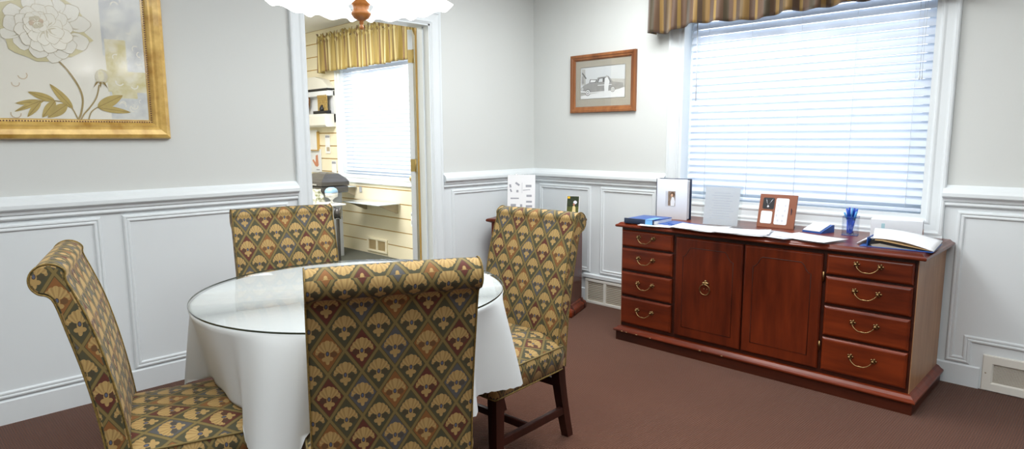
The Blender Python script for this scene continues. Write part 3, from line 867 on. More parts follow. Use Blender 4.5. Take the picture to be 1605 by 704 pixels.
def bail_pull(parent, xc, zc, yf):
    m = MB()
    for sx in (-1, 1):
        m.lathe([(0, 0), (.011, 0), (.011, .002), (.007, .006), (.005, .014), (.008, .018), (.006, .023), (0, .024)], M4=T(xc + sx * .052 - ox, yf - oy, zc, R(90)), n=12)
        for k in range(5):
            a = 2 * pi * k / 5; m.lathe([(0, 0), (.005, 0), (.004, .004), (0, .005)], M4=T(xc + sx * .052 + .011 * cos(a) - ox, yf - oy, zc + .010 * sin(a), R(90)), n=8)
    pts = smooth_path([(xc - .052 - ox, yf - .018 - oy, zc), (xc - .040 - ox, yf - .024 - oy, zc - .018), (xc - .020 - ox, yf - .028 - oy, zc - .031), (xc - ox, yf - .028 - oy, zc - .033), (xc + .020 - ox, yf - .028 - oy, zc - .031), (xc + .040 - ox, yf - .024 - oy, zc - .018), (xc + .052 - ox, yf - .018 - oy, zc)], 4)
    m.tube(pts, [.0022 + .0018 * (abs(q / (len(pts) - 1) - .5) < .06) + .0006 * ((q % 2)) for q in range(len(pts))], 8)
    return m.obj('handle', M['brass'], parent)
def drawer(x0, x1, z0, z1):
    m = MB(); w = .014
    L = []
    for d, yy in ((0, SF), (0, SF - .010), (.006, SF - .016), (.012, SF - .018), (.016, SF - .018)):
        L.append([m.v((px - ox, yy - oy, pz)) for px, pz in ((x0 + d, z0 + d), (x1 - d, z0 + d), (x1 - d, z1 - d), (x0 + d, z1 - d))])
    for a, b in zip(L, L[1:]):
        for k in range(4): m.face([a[k], a[(k + 1) % 4], b[(k + 1) % 4], b[k]])
    m.face(L[-1])
    o = m.obj('drawer', M['cherry'], t)
    bail_pull(o, (x0 + x1) / 2 + (.0 if x0 < -2 else .0), (z0 + z1) / 2 + .016, SF - .018)
ZD = ((.616, .719), (.466, .604), (.302, .452), (.118, .290))
for x0, x1 in ((-2.306, -1.945), (-1.078, -.698)):
    for z0, z1 in ZD: drawer(x0, x1, z0, z1)
def sb_door(x0, x1, pull, label):
    m = MB(); L = []
    z0, z1 = .118, .714
    for d, yy in ((0, SF), (0, SF - .012), (.005, SF - .018), (.010, SF - .019)):
        L.append([m.v((px - ox, yy - oy, pz)) for px, pz in ((x0 + d, z0 + d), (x1 - d, z0 + d), (x1 - d, z1 - d), (x0 + d, z1 - d))])
    for a, b in zip(L, L[1:]):
        for k in range(4): m.face([a[k], a[(k + 1) % 4], b[(k + 1) % 4], b[k]])
    m.face(L[-1])
    dr = m.obj('door', M['cherryv'], t)
    # scored panel line with scooped top corners
    ax0, ax1, az0, az1 = x0 + .052, x1 - .052, z0 + .06, z1 - .055
    pts = [(ax0, az0), (ax1, az0)]
    c = .045
    pts += [(ax1, az1 - c * 1.2), (ax1 - c * .25, az1 - c * 1.15), (ax1 - c * .6, az1 - c * .75), (ax1 - c * .8, az1 - c * .3), (ax1 - c * 1.1, az1)]
    pts += [(ax0 + c * 1.1, az1), (ax0 + c * .8, az1 - c * .3), (ax0 + c * .6, az1 - c * .75), (ax0 + c * .25, az1 - c * 1.15), (ax0, az1 - c * 1.2)]
    m = MB(); m.tube([(p[0] - ox, SF - .0192 - oy, p[1]) for p in pts], .0019, 4, closed=True); m.obj('inlay_line', M['groovedark'], dr)
    if pull:
        xc, zc = -1.722, .432
        m = MB(); m.lathe([(0, 0), (.015, 0), (.014, .003), (.006, .008), (0, .009)], M4=T(xc - ox, SF - .019 - oy, zc + .030, R(90)), n=14)
        for sx in (-1, 0, 1): m.lathe([(0, 0), (.008, 0), (.006, .006), (0, .008)], M4=T(xc + sx * .013 - ox, SF - .019 - oy, zc + .032 + (.012 if sx == 0 else 0), R(90)), n=10)
        m.tube([(xc + .031 * sin(a) - ox, SF - .030 - oy, zc - .004 + .030 * cos(a)) for a in [2 * pi * q / 28 for q in range(28)]], [.0028 + .0012 * (q % 7 == 0) for q in range(28)], 8, closed=True)
        for sx in (-1, 1): m.lathe([(0, 0), (.004, 0), (.003, .003), (0, .004)], M4=T(xc + sx * .009 - ox, SF - .019 - oy, zc - .002, R(90)), n=8)
        m.obj('ring_pull', M['brass'], dr)
    else:
        for zc in (.60, .24):
            m = MB(); m.tube([(x1 + .006 - ox, SF - .012 - oy, zc - .025), (x1 + .006 - ox, SF - .012 - oy, zc + .025)], .005, 8); m.obj('hinge', M['brass'], dr)
    return dr
sb_door(-1.922, -1.511, True, ''); sb_door(-1.501, -1.096, False, '')
# chips where the plinth paint has worn
for x in (-2.28, -2.245, -2.17, -2.07, -1.735, -1.60):
    m = MB(); m.obox(T(x - ox, SF - .0355 - oy, .0655, 0, 0, 0), rng.uniform(.008, .014), .0015, .004); m.obj('worn_chip', M['kraft'], t)
ST = .765

# ------------------------------------------------------------------ things on the sideboard
def rotp(px, py, a): return (px * cos(a) - py * sin(a), px * sin(a) + py * cos(a))
# standing album with a cover photograph
aa = math.atan2(3.69 - 3.655, .20)
t = thing('photo_album', 'white wedding album standing on the sideboard with a couple photo on its cover', 'album', (-2.262, 3.655, ST), aa)
m = MB(); m.box(0, .205, 0, .004, 0, .262, .001); m.obj('front_cover', M['boxw'], t)
m = MB()
for k in range(7): m.obox(basis((.106, .012 + k * .0055, .13), (1, 0, 0), (0, 1, 0), (0, 0, 1)), .196, .0035, .25)
m.obj('pages', M['white'], t)
m = MB(); m.box(0, .215, .050, .056, 0, .264, .001); m.box(-.004, 0.002, 0, .056, 0, .262, .001); m.obj('back_cover', M['navy'], t)
m = MB(); q = lambda x0, x1, z0, z1, mi: m.box(x0, x1, -.0012, .0, z0, z1, mi=mi)
q(.060, .128, .085, .185, 0); q(.078, .126, .088, .183, 1)
m.prism([(-.012, 0), (.014, 0), (.017, .03), (.010, .055), (-.004, .058), (-.013, .03)], basis((.108, -.0012, .088), (1, 0, 0), (0, 0, 1), (0, -1, 0)), .0006, 2)
m.prism([(.008 * cos(a), .010 * sin(a)) for a in [2 * pi * k / 14 for k in range(14)]], basis((.104, -.0012, .157), (1, 0, 0), (0, 0, 1), (0, -1, 0)), .0009, 3)
m.prism([(.015 * cos(a), .014 * sin(a)) for a in [2 * pi * k / 14 for k in range(14)]], basis((.108, -.0012, .164), (1, 0, 0), (0, 0, 1), (0, -1, 0)), .0004, 4)
m.obj('cover_photo', [M['paper2'], pbr('photo_tan', rgb(168, 140, 112), .5, var=.25, vscale=40), M['white'], pbr('photo_skin', rgb(216, 176, 148), .5), pbr('photo_hair', rgb(92, 66, 48), .5)], t)

# blue binders lying at the left end
t = thing('ring_binder', 'navy binder with a light blue cover lying flat at the left end of the sideboard', 'binder', (-2.285, 3.325, ST), R(3))
m = MB(); m.box(0, .205, 0, .24, 0, .003, .001); m.box(0, .205, -.006, .004, 0, .032, .0015); m.obj('spine', M['navy'], t)
m = MB(); m.box(.006, .2, .006, .235, .003, .022, .0); m.obj('pages', M['white'], t)
m = MB(); m.box(0, .20, 0, .24, .023, .027, .001); m.obj('cover', M['blue'], t)
m = MB(); m.box(.150, .198, -.0074, -.006, .001, .031); m.box(.150, .198, -.006, .12, .032, .0332); m.obj('label_band', M['sky'], t)
t = thing('folder', 'blue vinyl folder lying open beside the navy binder', 'folder', (-2.135, 3.40, ST), R(-12))
m = MB(); m.prism([(0, 0), (.17, .02), (.30, .19), (.0, .20)], T(0, 0, 0.0), .004); m.prism([(.075, .06), (.17, .04), (.21, .13), (.08, .19)], T(0, 0, .004), .003, 0); m.obj('cover', M['blue'], t)

# acrylic sign holder
t = thing('sign_holder', 'clear acrylic stand holding a printed white notice, before the blind', 'sign holder', (-1.862, 3.50, ST), R(7))
tb = T(0, 0, 0, R(-10))
m = MB(); m.obox(tb @ T(.117, .003, .128), .235, .002, .25); m.obox(tb @ T(.117, -.003, .128), .235, .0015, .25); m.box(0, .235, -.008, .075, 0, .0025); m.obj('acrylic', M['glass'], t)
m = MB(); m.obox(tb @ T(.117, 0, .128), .205, .0008, .225)
m.obj('notice', pbr('backlit_notice_paper', rgb(244, 246, 248), .7, var=.01, transl=.8), t)
m = MB()
for k in range(11):
    w_ = rng.uniform(.09, .16); m.obox(tb @ T(.117, -.0007, .205 - k * .015), w_, .0005, .0035)
m.obj('text_lines', pbr('faint_print', rgb(222, 226, 233), .8, transl=.5), t)

# loose papers
PP = [(-2.045, 3.400, .27, .21, 14, 0, 'white sheet of paper at the left, beside the blue folder'),
      (-1.80, 3.395, .30, .20, -6, 1, 'white leaflets stack in front of the acrylic stand'),
      (-1.55, 3.395, .29, .20, 5, 2, 'white sheet in front of the brown display frame, left of its corner'),
      (-1.385, 3.425, .22, .28, 76, 3, 'grey printed sheet in front of the brown display frame'),
      (-1.195, 3.43, .28, .21, -14, 4, 'white sheet between display frame and open binder, nearest the pens')]
for k, (x, y, w_, h_, a, l, lb) in enumerate(PP):
    m = MB()
    n_ = 3 if k in (1, 2) else 1
    for q in range(n_):
        G = []
        for i in range(9):
            row = []
            for j in range(7):
                u_, v_ = (i / 8 - .5) * w_, (j / 6 - .5) * h_
                zz = .0012 + l * .0022 + q * .003 + .004 * (abs(u_) / w_ * 2) ** 3 * (q + 1) * .5
                px, py = rotp(u_, v_, R(q * 7))
                row.append(m.v((px, py, zz)))
            G.append(row)
        for i in range(8):
            for j in range(6): m.face([G[i][j], G[i + 1][j], G[i + 1][j + 1], G[i][j + 1]], 0, smooth=True)
    for q in range(6 if k == 3 else 3):
        u0 = rng.uniform(-.3, .05) * w_; v0 = rng.uniform(-.35, .3) * h_
        m.box(u0, u0 + rng.uniform(.15, .3) * w_, v0, v0 + rng.uniform(.02, .12) * h_, .0022 + l * .0022 + (n_ - 1) * .003, .0026 + l * .0022 + (n_ - 1) * .003, mi=1)
    o = m.obj('paper_sheet', [M['paper2'] if k == 3 else M['white'], M['paper2'] if k != 3 else M['ink']], loc=(x, y, ST)); o.rotation_euler = (0, 0, R(a))
    sd = o.modifiers.new('thick', 'SOLIDIFY'); sd.thickness = .0005
    tag(o, lb, 'paper', 'papers spread on the sideboard')

# brown display frame with necklace
t = thing('jewelry_display', 'brown board frame with necklace window leaning back on the sideboard', 'jewelry display', (-1.612, 3.715, ST), R(2))
tb = T(0, 0, 0, R(-14))
m = MB(); m.obox(tb @ T(.1075, .006, .10), .215, .012, .20, .002); m.obj('board', M['frame_br'], t)
def rrect(x0, x1, z0, z1, r):
    P = []
    for cx_, cz_, a0 in ((x1 - r, z1 - r, 0), (x0 + r, z1 - r, 90), (x0 + r, z0 + r, 180), (x1 - r, z0 + r, 270)):
        for k in range(4): a = R(a0 + k * 30); P.append((cx_ + r * cos(a), cz_ + r * sin(a)))
    return P
fb = tb @ basis((0, 0, 0), (1, 0, 0), (0, 0, 1), (0, -1, 0))
m = MB(); m.prism(rrect(.022, .088, .110, .178, .008), fb, .0015); w1 = m.obj('window_card', M['black'], t); lab(w1, 'black window card with a silver necklace')
m = MB(); m.prism(rrect(.018, .084, .024, .098, .008), fb, .0015); m.obj('window_card', M['white'], t)
m = MB(); m.prism(rrect(.098, .172, .022, .178, .008), fb, .0015, 0)
for k in range(9): m.prism([(.007 * cos(a) * rng.uniform(.6, 1.2), .008 * sin(a)) for a in [2 * pi * q / 8 for q in range(8)]], fb @ T(.115 + .035 * (k % 2) + rng.uniform(-.006, .006), .045 + .030 * (k // 2), .0015), .0004, 1)
w3 = m.obj('window_card', [M['white'], M['paper2'] ], t); lab(w3, 'tall white window card with grey engraved shapes')
m = MB()
def F(x, z, o=.003): return fb @ Vector((x, z, o))
m.tube([F(.040, .172), F(.046, .150), F(.053, .132)], .0013, 5); m.tube([F(.080, .172), F(.066, .150), F(.055, .132)], .0013, 5)
m.lathe([(0, 0), (.008, 0), (.006, .002), (0, .003)], M4=fb @ T(.054, .124, .002), n=14); m.obj('necklace', M['silver'], w1)
m = MB(); m.prism([(0, 0), (.07, 0), (.0, .12)], basis((.19, .02, 0), (0, 1, 0), (0, 0, 1), (1, 0, 0)), .003); m.obj('easel_leg', M['navy'], t)

# notepad holder
t = thing('memo_holder', 'small dark blue memo block tray with white pad near the pen cup', 'memo pad', (-1.335, 3.69, ST), R(-14))
m = MB(); m.prism([(0, 0), (.12, 0), (.12, .040), (.10, .040), (.0, .008)], basis((0, 0, 0), (0, 1, 0), (0, 0, 1), (1, 0, 0)), .115); m.obj('tray', M['blue'], t)
m = MB(); m.prism([(.002, .010), (.094, .040), (.094, .044), (.002, .015)], basis((.004, 0, 0), (0, 1, 0), (0, 0, 1), (1, 0, 0)), .100); m.obj('pad', M['white'], t)

# pen cup
px_, py_ = -1.10, 3.74
t = thing('pen_cup', 'square clear pen cup standing on the sideboard', 'pen cup', (px_, py_, ST), R(10))
m = MB(); s_ = .038; hgt = .10; th = .002
for (a0, a1, b0, b1) in ((-s_, s_, -s_, -s_ + th), (-s_, s_, s_ - th, s_), (-s_, -s_ + th, -s_, s_), (s_ - th, s_, -s_, s_)): m.box(a0, a1, b0, b1, 0, hgt)
m.box(-s_, s_, -s_, s_, 0, .003); m.obj('cup', glass('blue_tinted_acrylic', (.93, .945, .98, 1)), t)
m = MB()
for z_ in (.0015, hgt): m.tube([(-s_, -s_, z_), (s_, -s_, z_), (s_, s_, z_), (-s_, s_, z_)], .0016, 4, closed=True)
m.obj('rim', M['blue'], t)
def pen(x, y, lx, ly, L, lb, mt):
    d = Vector((lx, ly, 1)).normalized(); p = Vector((px_ + x, py_ + y, ST + .004))
    m = MB()
    def P(q): return Vector((0, 0, 0)) + d * q
    t_ = thing('pen', lb, 'pen', tuple(p), 0, 'pens in the clear cup')
    m.tube([P(.0), P(.012), P(L * .62)], [.0012, .0042, .0045], 8); m.obj('barrel', M['penblue'], t_)
    m.tube if 0 else None
    m = MB(); m.tube([P(L * .62), P(L * .97), P(L)], [.0052, .0052, .003], 8); m.tube([P(L * .68) + Vector((.0, -.006, 0)), P(L * .95) + Vector((0, -.006, 0))], .0012, 5); m.obj('cap', mt, t_)
for k in range(11):
    a = k * 2.4; rr_ = .006 + .022 * (k % 4) / 3
    x, y = rr_ * cos(a), rr_ * sin(a)
    tx, ty = rng.uniform(-.026, .026), rng.uniform(-.026, .026)
    pen(x * .7, y * .7, (tx - x * .7) / .11, (ty - y * .7) / .11, rng.uniform(.128, .146), 'blue pen standing in the square clear cup', M['cyan'] if k % 3 == 0 else M['penblue'])

# white carton
ba = math.atan2(.055, .20)
t = thing('cardboard_box', 'low white carton standing behind the open binder', 'box', (-.999, 3.725, ST), R(10))
m = MB(); m.box(0, .235, 0, .115, 0, .098, .0015, segs=1); m.box(.2353, .2361, .012, .10, .004, .05, mi=1); m.obj('carton', [M['boxw'], M['boxend']], t)
m = MB(); m.obox(T(.058, -.0006, .062), .016, .0008, .030); m.obj('printed_patch', pbr('pale_teal_print', rgb(168, 204, 214), .7), t)
m = MB(); m.prism([(.02 * cos(a) + .0, .012 * sin(a)) for a in [pi * q / 8 for q in range(9)]], basis((.155, -.0002, .018), (1, 0, 0), (0, 0, 1), (0, -1, 0)), .0008); m.prism([(.02 * cos(a) + .0, .012 * sin(a)) for a in [pi * q / 8 for q in range(9)]], basis((.198, -.0002, .012), (1, 0, 0), (0, 0, 1), (0, -1, 0)), .0008)
m.obj('printed_motif', pbr('grey_print', rgb(150, 160, 168), .7), t)

# open ring binder at the right end
t = thing('ring_binder', 'open blue-edged binder with thick white pages at the right end of the sideboard', 'binder', (-.915, 3.385, ST), R(4))
m = MB(); m.box(0, .27, 0, .30, 0, .004, .001); m.box(-.004, .0, 0, .30, 0, .046, .001)
m.prism([(-.002, .0), (.008, .0), (.008, .003), (-.002, .003)], basis((0, 0, 0), (1, 0, 0), (0, 0, 1), (0, 1, 0)), .30)
m.prism([(-.035, .0), (-.002, .001), (-.002, .004), (-.035, .003)], basis((0, .0, 0), (1, 0, 0), (0, 0, 1), (0, 1, 0)), .30); m.obj('cover', M['blue'], t)
m = MB(); m.prism([(.002, .004), (.012, .036), (.05, .034), (.26, .006), (.26, .004)], basis((0, .012, 0), (1, 0, 0), (0, 0, 1), (0, 1, 0)), .27); m.obj('inner_block', M['black'], t)
m = MB(); m.prism([(.012, .012), (.05, .020), (.14, .008), (.20, .005), (.02, .004)], basis((0, .006, 0), (1, 0, 0), (0, 0, 1), (0, 1, 0)), .27); m.obj('lower_pages', M['mat'], t)
m = MB(); m.prism([(.03, .040), (.06, .040), (.265, .008), (.265, .006), (.06, .034), (.03, .034)], basis((0, .004, 0), (1, 0, 0), (0, 0, 1), (0, 1, 0)), .285); m.obj('divider_cards', M['kraft'], t)
G = []
m = MB()
for i in range(13):
    row = []
    u_ = i / 12
    for j in range(9):
        v_ = j / 8
        x = .022 + .250 * u_ - .03 * 0; z = .046 + .012 * v_ - .038 * u_ ** 1.25 + .010 * sin(pi * u_) 
        row.append(m.v((x - .05 * v_ * (1 - u_), .002 + .29 * v_, z)))
    G.append(row)
for i in range(12):
    for j in range(8): m.face([G[i][j], G[i + 1][j], G[i + 1][j + 1], G[i][j + 1]], smooth=True)
o = m.obj('page', M['white'], t); sd = o.modifiers.new('thick', 'SOLIDIFY'); sd.thickness = .003
m = MB()
for yy in (.05, .15, .25): m.tube([(.008 + .012 * cos(a), yy, .022 + .016 * sin(a)) for a in [2 * pi * q / 14 for q in range(14)]], .0018, 6, closed=True)
m.obj('rings', M['silver'], t)
m = MB(); G = []
for i in range(9):
    row = []
    for j in range(5): u_ = i / 8; v_ = j / 4; row.append(m.v((-.06 + .10 * u_, .06 + .22 * v_, .006 + .040 * sin(pi / 2 * u_))))
    G.append(row)
for i in range(8):
    for j in range(4): m.face([G[i][j], G[i + 1][j], G[i + 1][j + 1], G[i][j + 1]], smooth=True)
o = m.obj('page', M['white'], t); sd = o.modifiers.new('thick', 'SOLIDIFY'); sd.thickness = .002

# ------------------------------------------------------------------ corner cabinet with cards
t = thing('corner_cabinet', 'small cherry pedestal cabinet in the room corner behind the right chair', 'cabinet', (-3.214, 3.558, 0), R(20))
x0, x1, y0, y1 = -.33, .295, -.155, .13
m = MB(); m.box(x0, x1, y0, y1, .07, .665); m.obj('carcass', M['cherryv'], t)
def slab2(prof, name):
    m = MB(); L = []
    for d, z in prof: L.append([m.v((px, py, z)) for px, py in ((x0 - d, y0 - d), (x1 + d, y0 - d), (x1 + d, y1 + d * .4), (x0 - d, y1 + d * .4))])
    for a, b in zip(L, L[1:]):
        for k in range(4): m.face([a[k], a[(k + 1) % 4], b[(k + 1) % 4], b[k]])
    m.face(L[0][::-1]); m.face(L[-1]); m.obj(name, M['cherry'], t)
slab2([(0, .66), (.01, .664), (.03, .672), (.034, .680), (.03, .69), (.02, .694)], 'top_board')
slab2([(.03, 0), (.035, .01), (.035, .04), (.03, .05), (.012, .062), (.008, .075), (0, .08)], 'plinth')
for a_, b_ in ((x0 + .02, -.004), (.004, x1 - .02)):
    m = MB(); m.box(a_, b_, y0 - .014, y0, .10, .64, .004); dd = m.obj('door', M['cherryv'], t)
    m = MB(); kx = b_ - .03 if a_ < -.1 else a_ + .03; m.lathe([(0, 0), (.008, 0), (.006, .01), (.012, .02), (.008, .026), (0, .028)], M4=T(kx, y0 - .014, .4, R(90)), n=14); m.obj('knob', M['brass'], dd)
for sx, sy in ((x1 + .005, y0 + .02), (x1 + .005, y1 - .03)):
    m = MB(); m.lathe([(0, .0), (.03, .0), (.045, .012), (.047, .035), (.035, .055), (.02, .075), (.01, .09), (0, .09)], (sx - .012, sy, 0), 18); m.obj('bun_foot', M['cherrydark'], t)
# printed sheet in an upright stand
ct = thing('sign_holder', 'upright clear holder with a sheet of small engraving samples on the corner cabinet', 'sign holder', (-3.345, 3.49, .694), R(38))
tb = T(0, 0, 0, R(-9)); fb = tb @ basis((0, 0, 0), (1, 0, 0), (0, 0, 1), (0, -1, 0))
m = MB(); m.obox(tb @ T(0, 0, .165), .225, .003, .33); m.box(-.11, .11, -.01, .08, 0, .003); m.obj('acrylic', M['glass'], ct)
m = MB(); m.obox(tb @ T(0, -.002, .165), .212, .0006, .32, mi=0)
for (u_, v_, w_, h_, rz) in ((-.03, .255, .045, .018, -35), (.055, .24, .055, .022, 0), (-.085, .24, .018, .03, 10), (-.08, .205, .014, .03, 25), (-.03, .20, .02, .022, 0), (.04, .21, .07, .006, 5), (-.05, .145, .08, .012, 0), (.06, .165, .05, .02, 0), (-.06, .09, .05, .03, 0), (.0, .08, .02, .05, 0), (.06, .12, .055, .018, 0), (.06, .085, .06, .02, 0), (.005, .225, .002, .10, 0)):
    m.obox(fb @ T(u_, v_, .0025, 0, 0, R(rz)), w_ * .8, h_ * .8, .0004, mi=1)
m.obj('printed_sheet', [M['white'], M['ink']], ct)
# small colour photo card
pc = thing('photo_card', 'small glossy garden photo card standing at the back of the corner cabinet', 'photo card', (-2.99, 3.67, .694), R(20))
pc.scale = (1.12, 1.12, 1.12)
tb = T(0, 0, 0, R(-8)); fb = tb @ basis((0, 0, 0), (1, 0, 0), (0, 0, 1), (0, -1, 0))
m = MB(); m.obox(tb @ T(0, 0, .0775), .09, .002, .155); m.box(-.04, .04, 0, .05, 0, .002); m.obj('card', M['white'], pc)
m = MB(); m.obox(fb @ T(0, .0775, .0014), .082, .150, .0006, mi=0)
m.obox(fb @ T(0, .118, .002), .082, .068, .0004, mi=1); m.obox(fb @ T(-.030, .143, .0024), .018, .014, .0004, mi=2)
m.prism([(-.012, 0), (.014, 0), (.012, .05), (.004, .062), (-.008, .058)], fb @ T(.008, .028, .0022), .0004, 3)
m.prism([(.013 * cos(a), .012 * sin(a)) for a in [2 * pi * q / 12 for q in range(12)]], fb @ T(.016, .112, .0022), .0006, 4)
m.prism([(.007 * cos(a), .008 * sin(a)) for a in [2 * pi * q / 12 for q in range(12)]], fb @ T(.008, .098, .0026), .0006, 5)
m.prism([(.011 * cos(a), .010 * sin(a)) for a in [2 * pi * q / 12 for q in range(12)]], fb @ T(.022, .032, .0026), .0006, 4)
m.obj('photo_print', [pbr('grass_green', rgb(84, 92, 40), .5, var=.4, vscale=60), pbr('dark_foliage', rgb(44, 56, 32), .5, var=.5, vscale=60), pbr('yellow_tab', rgb(232, 188, 40), .5), pbr('cream_dress', rgb(226, 208, 150), .5), pbr('white_flower', rgb(226, 228, 236), .5), pbr('face_tone', rgb(180, 120, 96), .5)], pc)

# ------------------------------------------------------------------ floor and wall grilles
def louvre_grille(m, on, a0, a1, z0, z1, n, mi_r=1, mi_f=0, vertical=False):
    M4 = on((a0 + a1) / 2, (z0 + z1) / 2, 0)
    w, h = a1 - a0, z1 - z0
    m.obox(M4 @ T(0, 0, .003), w, h, .002, mi=mi_r)
    for k in range(n): m.obox(M4 @ T(0, -h / 2 + h * (k + .5) / n, .007, R(35)), w, h / n * .55, .0016, mi=mi_f)
    return m
t = thing('floor_vent', 'white enamelled wall grille with fine louvres at the lower right', 'vent')
t.location = (-.24, BY, .095)
def onBr(a, z, out=0.): return basis((a + .24, -out, z - .095), (1, 0, 0), (0, 0, 1), (0, -1, 0))
m = MB(); m.frame(onBr(-.24, .095, 0), .50, .186, [(0, 0), (0, .014), (.004, .018), (.040, .018), (.046, .010), (.046, .0)]); m.obj('frame', M['ventm'], t)
m = MB(); louvre_grille(m, onBr, -.444, -.036, .045, .145, 17); m.obj('louvres', [M['ventm'], M['ventdark']], t)
m = MB()
for a in (-.474, -.006): m.lathe([(0, 0), (.004, 0), (.003, .002), (0, .003)], M4=onBr(a, .095, .018), n=10)
m.obj('screw', M['ventdark'], t)
def twin_grille(name, label, x0, z0, z1, wd, n, yb, tan, post=.022):
    t = thing(name, label, 'vent', (x0, yb, z0))
    def on(a, z, out=0.): return basis((a - x0, -out, z - z0), (1, 0, 0), (0, 0, 1), (0, -1, 0))
    W_ = n * wd + (n + 1) * post
    m = MB()
    m.box(0, W_, -.016, -.0, 0, .022, .001); m.box(0, W_, -.016, 0, z1 - z0 - .022, z1 - z0, .001)
    for k in range(n + 1): m.box(k * (wd + post), k * (wd + post) + post, -.016, 0, .02, z1 - z0 - .02)
    m.obj('frame', M['ventm'] if not tan else M['cream'], t)
    for k in range(n):
        a0 = x0 + post + k * (wd + post)
        m = MB(); louvre_grille(m, on, a0, a0 + wd, z0 + .02, z1 - .02, 11, 1, 0); m.obj('louvre_panel', [M['ventdark2'] if tan else M['ventdark'], M['ventdark2'] if tan else M['ventm']], t)
    return t
twin_grille('baseboard_vent', 'low white baseboard grille between the corner cabinet and the sideboard', -3.06, .0, .195, .155, 3, BY, False, .022)
twin_grille('baseboard_vent', 'cream twin-panel grille low on the slatted showroom wall', -6.23, .03, .185, .15, 2, BY + .03, True, .03)

# ------------------------------------------------------------------ framed floral painting on the left wall
PR, PB, PW, PH = 1.137, 1.302, 1.36, 1.05       # right edge, bottom edge, width, height
pc_y, pc_z = PR - PW / 2, PB + PH / 2
t = thing('framed_painting', 'large gold-framed painting of a white peony on the left wall', 'painting', (AX, pc_y, pc_z))
def onP(a, z, out=0.): return basis((out, a - pc_y, z - pc_z), (0, 1, 0), (0, 0, 1), (1, 0, 0))
m = MB(); m.frame(onP(pc_y, pc_z, 0), PW, PH, [(0, 0), (0, .022), (.006, .034), (.022, .040), (.045, .034), (.056, .028), (.066, .030), (.074, .024), (.080, .018), (.088, .016), (.094, .012)]); fr = m.obj('frame', M['goldframe'], t)
m = MB(); k = 0
iw, ih = PW / 2 - .083, PH / 2 - .083
nb = int(2 * iw / .011)
for q in range(nb): m.obox(onP(pc_y - iw + 2 * iw * q / nb, pc_z - ih, .0175), .006, .006, .004)
nb = int(2 * ih / .011)
for q in range(nb):
    m.obox(onP(pc_y + iw, pc_z - ih + 2 * ih * q / nb, .0175), .006, .006, .004); m.obox(onP(pc_y - iw, pc_z - ih + 2 * ih * q / nb, .0175), .006, .006, .004)
m.obj('bead_row', M['beadm'], fr)
# canvas: pale ground with grey-blue and yellow patches, floral shapes laid in paint layers
cm = [pbr('canvas_ground', rgb(236, 234, 222), .7, var=.03, vscale=3), pbr('canvas_bluegrey', rgb(200, 204, 206), .7, var=.05, vscale=14, col2=rgb(226, 228, 222), contrast=1.6),
      pbr('canvas_yellow', rgb(218, 208, 150), .7, var=.06, vscale=16, col2=rgb(232, 228, 206), contrast=2), pbr('petal_white', rgb(236, 234, 222), .6, var=.02, vscale=30),
      pbr('petal_shade', rgb(208, 202, 180), .6, var=.04, vscale=30), pbr('petal_outline', rgb(176, 162, 122), .6, var=.1), pbr('leaf_olive', rgb(186, 164, 92), .6, var=.12, vscale=30),
      pbr('leaf_vein', rgb(142, 118, 56), .6, var=.1), pbr('stem_olive', rgb(164, 144, 92), .6, var=.1), pbr('petal_core', rgb(206, 188, 166), .6, var=.15, vscale=60), pbr('scroll_tan', rgb(204, 186, 158), .7, var=.1), pbr('halo_olive', rgb(212, 204, 160), .7, var=.04, vscale=10)]
m = MB(); base = .012
m.obox(onP(pc_y, pc_z, base - .002), PW - .17, PH - .17, .004, mi=0)
layer = [base + .0002]
def shape(poly, mi):
    layer[0] += .00004
    vs = [m.v(onP(p[0], p[1], layer[0]) @ Vector((0, 0, 0))) for p in poly]
    m.face(vs, mi)
def rect(a0, a1, z0, z1, mi): shape([(a0, z0), (a1, z0), (a1, z1), (a0, z1)], mi)
rgp = random.Random(3)
def blobp(cx_, cz_, rx, rz, mi, rough_=.1, n=20):
    shape([(cx_ + rx * (1 + rgp.uniform(-rough_, rough_)) * cos(2 * pi * k / n), cz_ + rz * (1 + rgp.uniform(-rough_, rough_)) * sin(2 * pi * k / n)) for k in range(n)], mi)
rect(.865, 1.05, 1.70, 2.26, 1); rect(.88, 1.05, 1.40, 1.70, 1); rect(.875, .965, 1.62, 1.78, 2); rect(.875, 1.05, 1.53, 1.63, 2); rect(.89, 1.0, 1.50, 1.55, 2)
for k in range(26):   # damask scrolls in the patches
    a_ = rgp.uniform(.89, 1.03); z_ = rgp.uniform(1.42, 2.1); r_ = rgp.uniform(.008, .02)
    ph_ = rgp.uniform(0, 6)
    P1 = [(a_ + r_ * cos(ph_ + q * .6), z_ + r_ * sin(ph_ + q * .6)) for q in range(6)]; P2 = [(a_ + r_ * .72 * cos(ph_ + q * .6), z_ + r_ * .72 * sin(ph_ + q * .6)) for q in range(6)]
    shape(P1 + P2[::-1], 0 if k % 3 else 3)
for k in range(9):
    a_ = rgp.uniform(.44, .55); z_ = rgp.choice((1.46, 1.54, 1.86)) + rgp.uniform(-.05, .05); r_ = rgp.uniform(.012, .026); ph_ = rgp.uniform(0, 6)
    P1 = [(a_ + r_ * cos(ph_ + q * .6), z_ + r_ * sin(ph_ + q * .6)) for q in range(7)]; P2 = [(a_ + r_ * .8 * cos(ph_ + q * .6), z_ + r_ * .8 * sin(ph_ + q * .6)) for q in range(7)]
    shape(P1 + P2[::-1], 10)
